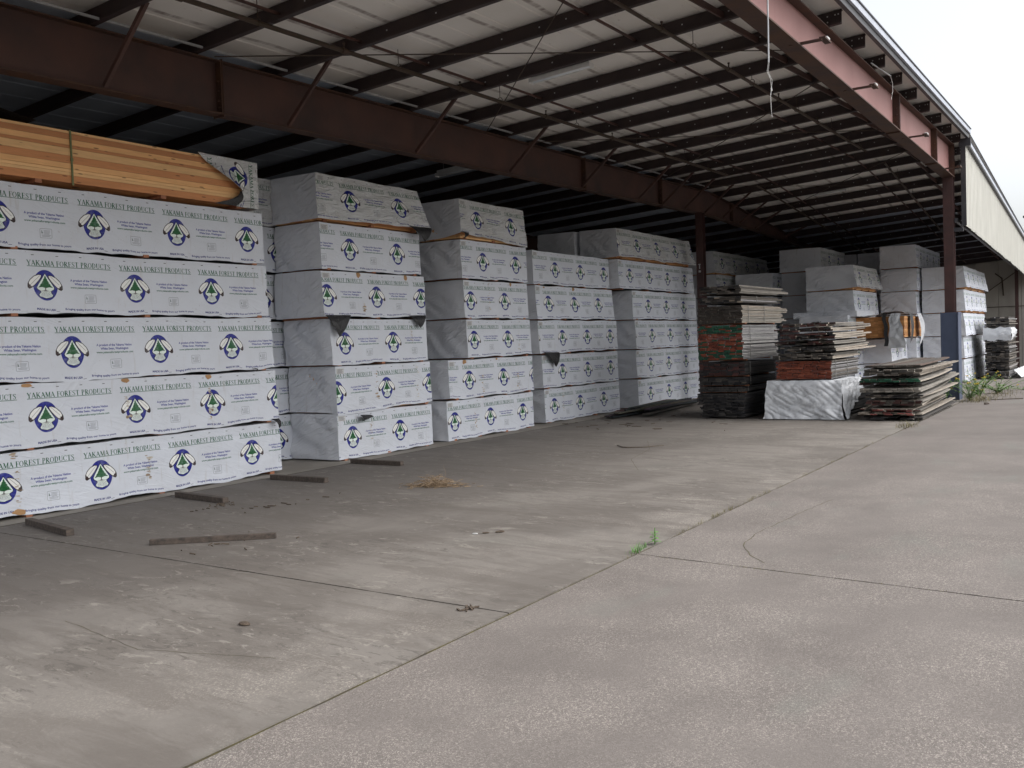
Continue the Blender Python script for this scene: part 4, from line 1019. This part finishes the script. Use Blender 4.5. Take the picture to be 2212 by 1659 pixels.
bundle("reddish-brown ended plank bundle just below the red and green one", 22.0, 2.4, Y0 - .03, Y1, 1.04, 1.36, MAR + DRK[:2], DRK, group=PG, seed=15, jit=.025, straps=(22.3,), spacer=True)
def rg(rf, r):
    if rf < .26: return GRN + [GRN[0]] + RED[:2] if r.random() < .8 else RED
    if rf > .80: return GRN + GRN + RED[:1]
    return RED + RED + RED + GRN[:1]
bundle("tall plank bundle with red and green painted ends and silver sides", 21.98, 2.75, Y0, Y1, 1.43, 2.25, RED, SILV, group=PG, seed=16, jit=.02, rowcol=rg, straps=(22.45,), spacer=True, rag=.15)
bundle("brown plank bundle with cream sides and two straps, above the red and green one", 22.0, 3.3, Y0 + .01, Y1, 2.30, 2.72, [GRY[0], (.07, .055, .045), (.05, .042, .036)], PALE[:3], group=PG, seed=17, jit=.02, straps=(22.4, 23.6), spacer=True, rag=.3)
bundle("grey plank bundle with pale blocks in its end, high in the tall pile", 22.0, 3.1, Y0, Y1 - .02, 2.78, 2.94, DRK[1:] + GRY + [(.45, .38, .3)], SILV[1:] + GRY, group=PG, seed=18, jit=.04, straps=(23.0,), rag=.35, warp=.02)
bundle("ragged loose plank bundle crowning the tall pile", 21.95, 3.2, Y0 + .02, Y1 - .1, 3.0, 3.20, GRY + DRK[:1], PALE[1:] + GRY, group=PG, seed=19, jit=.07, rag=.5, warp=.03, missing=.12)
# tarp-covered bundle and the short pile on it
PG2 = "plank bundles in the short pile on the tarp"
tb = bundle("dark plank bundle half hidden under the crumpled silver tarp", 22.1, 3.6, 5.55, 6.9, .04, .80, DRK, DRK, group=PG2, seed=21, jit=.05, rag=.3)
s = MB()
def TP(u, v):   # end face, draped to the floor
    y = 7.10 - u * 1.72; z = .90 * (1 - v) + .02; q = v
    f = nz(u * 4, v * 2, 1) * .06 - .12 * abs(nz(u * 4.5 + v * 2.5, v * 1.6 - u, 4)) - .05 * abs(nz(u * 9 - v * 6, v * 2.5 + u * 2, 7)) - .014 * abs(nz(u * 22 + v * 7, v * 9 - u * 6, 9)) - .05 * abs(nz(u * 3.3, v * 1.2, 11)) + .05
    sh = max(0, 1 - q * 6) ** 2
    return Vector((21.98 + .05 * sh - .13 * q * (1 + .5 * nz(u * 3, 8)) - .02 + f * (.4 + q * .6), y - .16 * q * (u - .4) * (1 + .6 * nz(v * 2, 3)) - .03 * nz(v * 4, u * 2) + .05 * math.sin(q * 3) * (u - .5), z - .015 * sh + (.02 * nz(u * 6, 3) if v < 1 else .0)))
s.grid(120, 70, TP)
def TP2(u, v):  # long side, lifting to the right in pleats
    x = 21.98 + 1.9 * u; zb_ = .02 + .62 * max(0, (u - .12)) ** .8 * (1 + .22 * nz(u * 9, 2)); z = .90 * (1 - v) + zb_ * v
    a = TP(1, v) - Vector((21.98, 5.38, z)); k = math.exp(-u * 7)
    return Vector((x + a.x * k, 5.40 - .08 * v + .05 * nz(u * 9 + v * 3, v * 3, 2) + .03 * nz(u * 24, v * 8, 5) * (1 - k) + (TP(1, v).y - 5.38) * k, z))
s.grid(50, 26, TP2)
s.grid(50, 24, lambda u, v: Vector((TP2(u, 0).x, TP2(u, 0).y * (1 - v) + 7.08 * v, .90 + .012 * nz(u * 8, v * 5) if v < 1 else TP(0, 0).z)) if u > 0 else Vector((TP(1 - v, 0).x, TP(1 - v, 0).y, TP(1 - v, 0).z)))
tp = s.build("tarp", M_PLAIN_L, None, smooth=True); tag(tp, "crumpled silver-white tarp draped over the low plank bundle under the short pile", "tarp")
bundle("plank bundle with red painted ends and grey sides, lying on the silver tarp", 22.02, 2.6, 5.62, 6.86, .935, 1.35, RED, SILV[1:] + GRY[2:], th=.030, group=PG2, seed=22, jit=.025, straps=(22.3, 23.4), rag=.05)
zs = [(1.39, 1.52, GRY + DRK[:1], PALE, .03), (1.56, 1.68, DRK + GRY, PALE, .05), (1.72, 1.80, MAR + GRY, PALE[1:], .03), (1.84, 1.98, DRK + MAR, [PALE[0], PALE[2]], .05), (2.02, 2.10, DRK[:2] + MAR, [PALE[0], PALE[2]], -.06), (2.14, 2.22, GRY + MAR, PALE, .02)]
nm = ["lowest", "second", "third", "fourth", "fifth", "topmost"]
for k, (a, b, e, sd2, wp) in enumerate(zs):
    bundle(f"loose layer of warped pale-sided planks, {nm[k]} layer above the red-ended bundle", 21.98 + .06 * (k % 3) - (.05 if k > 3 else 0), 3.0 + .3 * (k % 2) + (.6 if k == 4 else 0), 5.58 - .05 * (k % 2), 6.9 - .15 * (k % 2), a, b, e, sd2, group=PG2, seed=30 + k, jit=.09, rag=.35, warp=wp, missing=.10, skew=.05)
tp2 = MB(); tp2.grid(6, 6, lambda u, v: Vector((21.93 + .3 * u, 5.86 + .22 * v, 2.235 - .06 * v * (1 - u) + .04 * nz(u * 4, v * 4)))); tag(tp2.build("plastic_scrap", M_BLACK, None, smooth=True), "small black plastic scrap lying on top of the short plank pile", "scrap")
# front pile of warped boards
PG3 = "plank layers in the low front pile"
lay = [(.03, .09, DRK, GRY + PALE[3:], .02, "bottom layer of dark planks on the floor in the low front pile"),
       (.13, .19, [PALE[0], (.30, .09, .08)], PALE, .03, "second layer with pinkish-red board ends jutting out, low front pile"),
       (.21, .27, MAR + [(.30, .09, .08)], PALE, .06, "third layer with pinkish ends and curved pale boards, low front pile"),
       (.33, .45, MAR + GRY, PALE, .10, "thick maroon-ended layer in the middle of the low front pile"),
       (.50, .57, DRK + GRY, PALE[1:], .12, "dark-ended layer just below the middle in the low front pile"),
       (.63, .72, [PALE[1], PALE[3]], PALE, .16, "pale cream layer of strongly curved boards, low front pile"),
       (.78, .84, MAR + DRK, GRY, .10, "thin brown layer under the green ends, low front pile"),
       (.85, .93, GRN, PALE[1:], .10, "layer with green painted ends, low front pile"),
       (.99, 1.13, GRY, [PALE[0], PALE[1]], .04, "brown-ended layer with pale strapped sides near the top of the low front pile"),
       (1.16, 1.22, GRY, GRY[1:] + [(.11, .075, .06)], .05, "topmost thin layer of grey-brown planks on the low front pile")]
for k, (a, b, e, sd2, wp, lb) in enumerate(lay):
    bundle(lb, 21.95 + .10 * math.sin(k * 2.3) - (.15 if k == 1 else 0), 4.3 + .5 * math.sin(k * 1.7), 3.72 + .05 * math.sin(k * 3.1), 4.93 + .07 * math.sin(k * 1.3), a, b, e, sd2, group=PG3, seed=50 + k, jit=.14 if k < 3 else .06, rag=.5, warp=wp, missing=.16 if k in (0, 1, 2, 4, 5) else .05, skew=.14, straps=(23.2, 24.2) if k == 8 else ())
# far pile by the end wall
PG4 = "plank bundles in the far pile near the end wall"
fl = [(.02, .30, "lowest bundle"), (.34, .62, "second bundle"), (.66, .98, "third bundle"), (1.02, 1.38, "fourth bundle"), (1.42, 1.68, "fifth bundle"), (1.95, 2.12, "sixth bundle"), (2.16, 2.36, "topmost bundle")]
for k, (a, b, lb) in enumerate(fl):
    bundle(f"dark grey planks, {lb} in the far pile near the end wall", 40.3 + .1 * (k % 2), 2.9 + .4 * math.sin(k), 3.70, 4.50, a, b, DRK + GRY, GRY[1:] + SILV[1:] if k > 0 else SILV, group=PG4, seed=70 + k, jit=.1, rag=.4, th=.045, missing=.08, skew=.08)
s = MB(); s.grid(24, 10, lambda u, v: Vector((40.25 - .06 * math.sin(v * 3) - .03 * nz(u * 5, v * 5), 4.55 - .95 * u, 1.95 - .50 * v - .10 * nz(u * 4, 2)))); s.grid(16, 10, lambda u, v: Vector((40.25 + 1.9 * u, 3.62 - .05 * math.sin(v * 3) + .04 * nz(u * 6, v * 4), 1.95 - (.5 - .2 * u) * v))); s.grid(6, 6, lambda u, v: Vector((40.25 + 1.9 * u, 4.55 - .93 * v, 1.95 + .02 * nz(u * 5, v * 5))))
tag(s.build("tarp", M_PLAIN_L, None, smooth=True), "grey tarp strip hanging across the far plank pile near the end wall", "tarp")
s = MB(); s.grid(20, 8, lambda u, v: Vector((40.6 + 4.2 * u, 3.55 - .25 * v, .28 * (1 - v) + .05 * nz(u * 8, v * 4) + .05))); tag(s.build("tarp", M_PLAIN_L, None, smooth=True), "white crumpled tarp scrap at the foot of the far plank pile", "tarp")

# low flat pile of loose dark planks
r = random.Random(3)
for k in range(30):
    L = r.uniform(2.2, 4.6); cx = r.uniform(23.4, 25.4); cy = 11.55 - (cx - 22) * .16 + r.uniform(-.75, .35); lv = k % 6
    a = r.uniform(-.10, .16); d = Vector((math.cos(a), math.sin(a), 0)); z = .02 + .033 * lv
    p = Vector((cx, cy, z)); s = MB(); c = tuple(v * r.uniform(.8, 1.4) for v in r.choice(DRK + GRY[:1]))
    s.bar(p - d * L / 2, p + d * L / 2 + Vector((0, 0, r.uniform(-.01, .03))), .14, .028, col=c)
    tag(s.build("loose_plank", M_BOARD), "dark weathered plank in the low flat pile of loose planks before the fifth stack", "plank", "loose planks in the low flat pile")

# ------------------------------------------------------------------ battens and debris on the apron
def batten(a, b, label, w=.09, h=.075, mat=None):
    s = MB(); s.bar((*a, h / 2 + .001), (*b, h / 2 + .001), w, h); tag(s.build("batten", mat or M_BATTEN, bevel=.004), label, "wood batten", "battens lying on the apron")
batten((6.40, 11.20), (6.17, 9.98), "dark square batten nearest the camera, lying before the leftmost stack")
batten((8.57, 11.22), (8.43, 10.05), "dark square batten second from the left, with bark crumbs beside it")
batten((10.36, 11.25), (10.38, 10.10), "dark square batten in front of the gap beside the leftmost stack")
batten((12.36, 11.40), (12.34, 10.25), "dark square batten right under the second stack")
batten((6.21, 8.62), (7.02, 7.60), "long thin worn batten lying alone in the open apron", .05, .06)
M_BARK = simple("bark", (.07, .052, .04), (.12, .09, .065), 20, .95, .8, .01)
def crumbs(name, cx, cy, rx, ry, n, label, seed, sz=.03, cat="debris", kind='stuff'):
    r = random.Random(seed); s = MB()
    for _ in range(n):
        x = cx + r.gauss(0, rx); y = cy + r.gauss(0, ry); a = r.uniform(0, 3.14); l = sz * r.uniform(.4, 2.2); w = l * r.uniform(.15, .5)
        s.bar((x - l * math.cos(a), y - l * math.sin(a), .006), (x + l * math.cos(a), y + l * math.sin(a), .006 + r.uniform(0, .012)), w, .01)
    o = s.build(name, M_BARK); tag(o, label, cat, kind=kind)
crumbs("bark_crumbs", 8.25, 9.95, .16, .10, 26, "brown bark crumbs beside the second dark batten", 1, .016)
crumbs("bark_crumbs", 8.8, 9.2, .35, .12, 14, "scattered bark crumbs in the dirty part of the apron", 2, .022)
crumbs("bark_crumbs", 6.6, 8.1, .28, .30, 16, "bark crumbs along the long thin batten", 3, .014)
crumbs("bark_crumbs", 5.66, 4.13, .05, .035, 12, "crumbs in the broken spot at the slab joint", 4, .02)
crumbs("bark_crumbs", 21.0, 9.6, 1.5, .8, 40, "wood splinters scattered before the flat plank pile", 5, .05)
s = MB(); s.tube([(15.9, 8.0, .02), (15.7, 7.8, .015), (15.6, 7.65, .02), (15.75, 7.35, .02), (16.0, 7.1, .03)], [.008, .011, .010, .009, .005], 6)
tag(s.build("twig", M_BARK, smooth=True), "thin curved twig lying alone on the apron", "twig")
def stone(name, x, y, r_, label, mat=M_BARK, flat=.4):
    bm = bmesh.new(); bmesh.ops.create_icosphere(bm, subdivisions=2, radius=r_)
    for v in bm.verts:
        v.co *= 1 + .35 * nz(v.co.x * 20 + x, v.co.y * 20, v.co.z * 20); v.co.z *= flat; v.co.z = max(v.co.z, -r_ * .3); v.co.x *= 1.4
    me = bpy.data.meshes.new(name); bm.to_mesh(me); bm.free(); me.materials.append(mat)
    o = bpy.data.objects.new(name, me); COL.objects.link(o); o.location = (x, y, r_ * .3); o.rotation_euler = (0, 0, x * 3)
    tag(o, label, "debris")
stone("bark_chip", 4.63, 5.38, .035, "dark bark chip lying alone on the near apron")
stone("bark_chip", 8.02, 5.72, .022, "pale chip beside the small dark bits in mid apron", M_BOLT)
stone("bark_chip", 8.10, 5.64, .026, "left one of two small dark bits in mid apron")
stone("bark_chip", 8.20, 5.53, .034, "right, larger one of two small dark bits in mid apron")
stone("pebble", 27.0, 3.0, .05, "small dark pebble on the paving near the weeds", M_BATTEN, .8)
s = MB(); s.bar((28.6, 3.05, .015), (29.1, 2.35, .015), .05, .02); tag(s.build("stick", M_BATTEN), "short flat stick on the paving right of the weeds", "stick")

# ------------------------------------------------------------------ straw and weeds
def leafmat(name, a, b_):
    return simple(name, a, b_, 30, .6, .1, .002)
M_STRAW = leafmat("dry_straw", (.34, .25, .155), (.22, .15, .095)); M_LEAF = leafmat("weed_leaf", (.16, .27, .07), (.09, .17, .05))
M_LIME = leafmat("fresh_leaf", (.12, .30, .05), (.08, .22, .04)); M_FLOW = leafmat("yellow_flower", (.75, .52, .04), (.6, .4, .03)); M_DRYG = leafmat("dry_grass", (.22, .19, .10), (.15, .13, .06))
def blades(s, cx, cy, rx, ry, n, h, seed, w=.006, lean=.6, mi=0, curl=.5):
    r = random.Random(seed)
    for _ in range(n):
        x = cx + r.gauss(0, rx); y = cy + r.gauss(0, ry); a = r.uniform(0, 6.28); H_ = h * r.uniform(.4, 1.2); l = lean * H_ * r.uniform(.3, 1.4)
        p = [Vector((x + l * t * t * math.cos(a), y + l * t * t * math.sin(a), H_ * (t - curl * .5 * t * t))) for t in (0, .35, .7, 1)]
        nrm = Vector((-math.sin(a), math.cos(a), 0)) * w / 2
        for i in range(3):
            w0, w1 = (1, .8, .5, .05)[i], (1, .8, .5, .05)[i + 1]
            s.quad([p[i] - nrm * w0, p[i] + nrm * w0, p[i + 1] + nrm * w1, p[i + 1] - nrm * w1], mi)
s = MB(); r = random.Random(5)
for _ in range(420):
    t = r.gauss(0, 1); x = 10.64 + .06 * t + r.gauss(0, .09); y = 8.25 - .17 * t + r.gauss(0, .06); z = max(.004, abs(r.gauss(0, .055)) * math.exp(-((x - 10.64) ** 2 + (y - 8.25) ** 2) * 9) * 1.2)
    a = r.uniform(0, 6.28); e = r.uniform(-.25, .4); L = r.uniform(.04, .16); b2 = r.uniform(-1, 1)
    pts = [Vector((x, y, z))]
    for i in range(4):
        pts.append(pts[-1] + Vector((math.cos(a) * L / 4, math.sin(a) * L / 4, math.sin(e) * L / 4))); a += b2 * .5; e -= .1
        pts[-1].z = max(.003, pts[-1].z)
    s.tube(pts, .0032, 4)
s.tube([(10.66, 8.1, .05), (10.70, 8.10, .2), (10.68, 8.12, .30)], .002, 4)
tag(s.build("straw_clump", M_STRAW), "tangled clump of dry straw lying on the apron", "straw clump", kind='stuff')
s = MB(); blades(s, 7.93, 3.82, .10, .02, 46, .10, 1, .007)
tag(s.build("grass_tuft", M_LIME), "pale green grass tuft in the joint corner", "grass tuft")
wp_ = empty("weed_plant", (8.28, 3.80, 0), "small bright green leafy weed growing in the paving joint", "weed")
def leaf(s, base, d, L, w, droop=.3, mi=0):
    d = Vector(d).normalized(); sd_ = d.cross(Vector((0, 0, 1))).normalized(); pts = []
    for t in (0, .3, .65, 1.0):
        pts.append((Vector(base) + d * L * t + Vector((0, 0, -droop * L * t * t)), w * (.15, 1, .8, .02)[int(t > 0) + int(t > .4) + int(t > .8)] / 2))
    for (p, a), (q, b) in zip(pts, pts[1:]): s.quad([p - sd_ * a, p + sd_ * a, q + sd_ * b, q - sd_ * b], mi)
s = MB(); s2 = MB()
for k in range(16):
    a = k * 2.4; z = .02 + k * .009; leaf(s, (8.28, 3.80, z * .8), (math.cos(a), math.sin(a), .5), .085 - k * .002, .03, .5)
s.build("leaves", M_LIME, wp_); s2.tube([(8.28, 3.80, 0), (8.29, 3.80, .16)], .004, 5); s2.build("stem", M_LIME, wp_)
# sparse grass along the joint
s = MB()
r = random.Random(8)
for _ in range(60):
    x = 6 + 15 * r.random() ** 1.0
    if nz(x * .9, 5) < -.05: continue
    y = 3.80 - .06 * (x - 5.7) / 16; blades(s, x, y, .06, .01, 7, .045, int(x * 100), .004, .9)
for _ in range(26):
    x = 9.4 + 2.2 * r.random(); blades(s, x, 3.78, .04, .012, 5, .07, int(x * 991), .004, .8)
for _ in range(20):
    t = r.random(); blades(s, 7.80 - .2 * t, 3.7 - 2.6 * t, .01, .05, 5, .02, int(t * 991), .004, .9)
tag(s.build("joint_grass", M_DRYG), "thin dry grass growing along the paving joints", "grass", kind='stuff')
s = MB(); blades(s, 20.6, 3.75, .30, .10, 110, .14, 31, .008, .9); tag(s.build("dry_grass", M_DRYG), "dry yellow grass patch at the corner of the low front pile", "dry grass", kind='stuff')
def weed(cx, cy, h, n, seed, label, flowers=0, spread=.35, dead=False):
    r = random.Random(seed); o = empty("weed_plant", (cx, cy, 0), label, "weed", "weeds around the blue post"); s = MB(); l = MB(); f = MB()
    for k in range(n):
        a = r.uniform(0, 6.28); H_ = h * r.uniform(.4, 1.1); sp_ = spread * r.uniform(.3, 1.2); pts = []
        for i in range(5):
            t = i / 4; pts.append(Vector((cx + sp_ * t ** 1.3 * math.cos(a) + .02 * nz(k, t * 3), cy + sp_ * t ** 1.3 * math.sin(a), H_ * (t - .25 * t * t))))
        s.tube(pts, .006, 4)
        for i in range(1, 5):
            for _ in range(5):
                b_2 = r.uniform(0, 6.28); leaf(l, pts[i] + Vector((r.uniform(-.03, .03), r.uniform(-.03, .03), r.uniform(-.04, .02))), (math.cos(b_2), math.sin(b_2), r.uniform(-.1, .8)), r.uniform(.05, .13), r.uniform(.022, .045), .4)
        if r.random() < flowers:
            for _ in range(4):
                p = pts[4] + Vector((r.uniform(-.04, .04), r.uniform(-.04, .04), r.uniform(0, .04)))
                f.tube([p, p + Vector((0, 0, .012))], .018, 6)
    s.build("stems", M_DRYG if dead else M_LEAF, o); l.build("leaves", M_DRYG if dead else M_LEAF, o)
    if f.v: f.build("flowers", M_FLOW, o)['kind'] = 'stuff'
weed(28.3, 3.55, .75, 20, 1, "leafy green weed with yellow flowers right before the blue post", .6, .45)
weed(28.35, 4.15, .75, 7, 2, "tall sparse weed against the left side of the blue post", .3, .3)
weed(29.9, 3.5, .85, 26, 3, "bushy green weed just right of the blue post", .35, .55)
weed(31.6, 3.2, .55, 20, 4, "lower spreading weed farther right of the blue post", .3, .7)
weed(33.4, 2.7, .28, 8, 5, "low straggling weed at the right tip of the weed patch", .1, .9)
s = MB(); blades(s, 28.4, 3.35, .55, .16, 300, .20, 41, .008, .9); blades(s, 31.0, 3.1, 1.5, .25, 330, .14, 42, .008, .9); blades(s, 34.5, 2.6, .8, .15, 80, .12, 43, .008, .9)
tag(s.build("dry_grass", M_DRYG), "dry yellow grass around the foot of the blue post", "dry grass", kind='stuff')
s = MB(); blades(s, 50.5, 3.0, .8, .3, 160, .8, 44, .02, .4); tag(s.build("dry_grass", M_DRYG), "yellowish grass at the foot of the distant end wall", "dry grass", kind='stuff')
# distant yard light whose arm just enters the picture
o = empty("yard_light", (82, 5.2, 0), "distant yard light on a tall pole at the right edge against the sky", "street lamp")
s = MB(); s.tube([(82, 5.2, 0), (82, 5.2, 10.3)], .09, 8); s.build("pole", M_GALV, o)
s = MB(); s.tube([(82, 5.2, 10.2), (82, 6.1, 10.3)], .04, 6); s.box(81.9, 82.2, 6.0, 6.42, 10.2, 10.35); s.build("lamp_head", M_FASCIA, o)
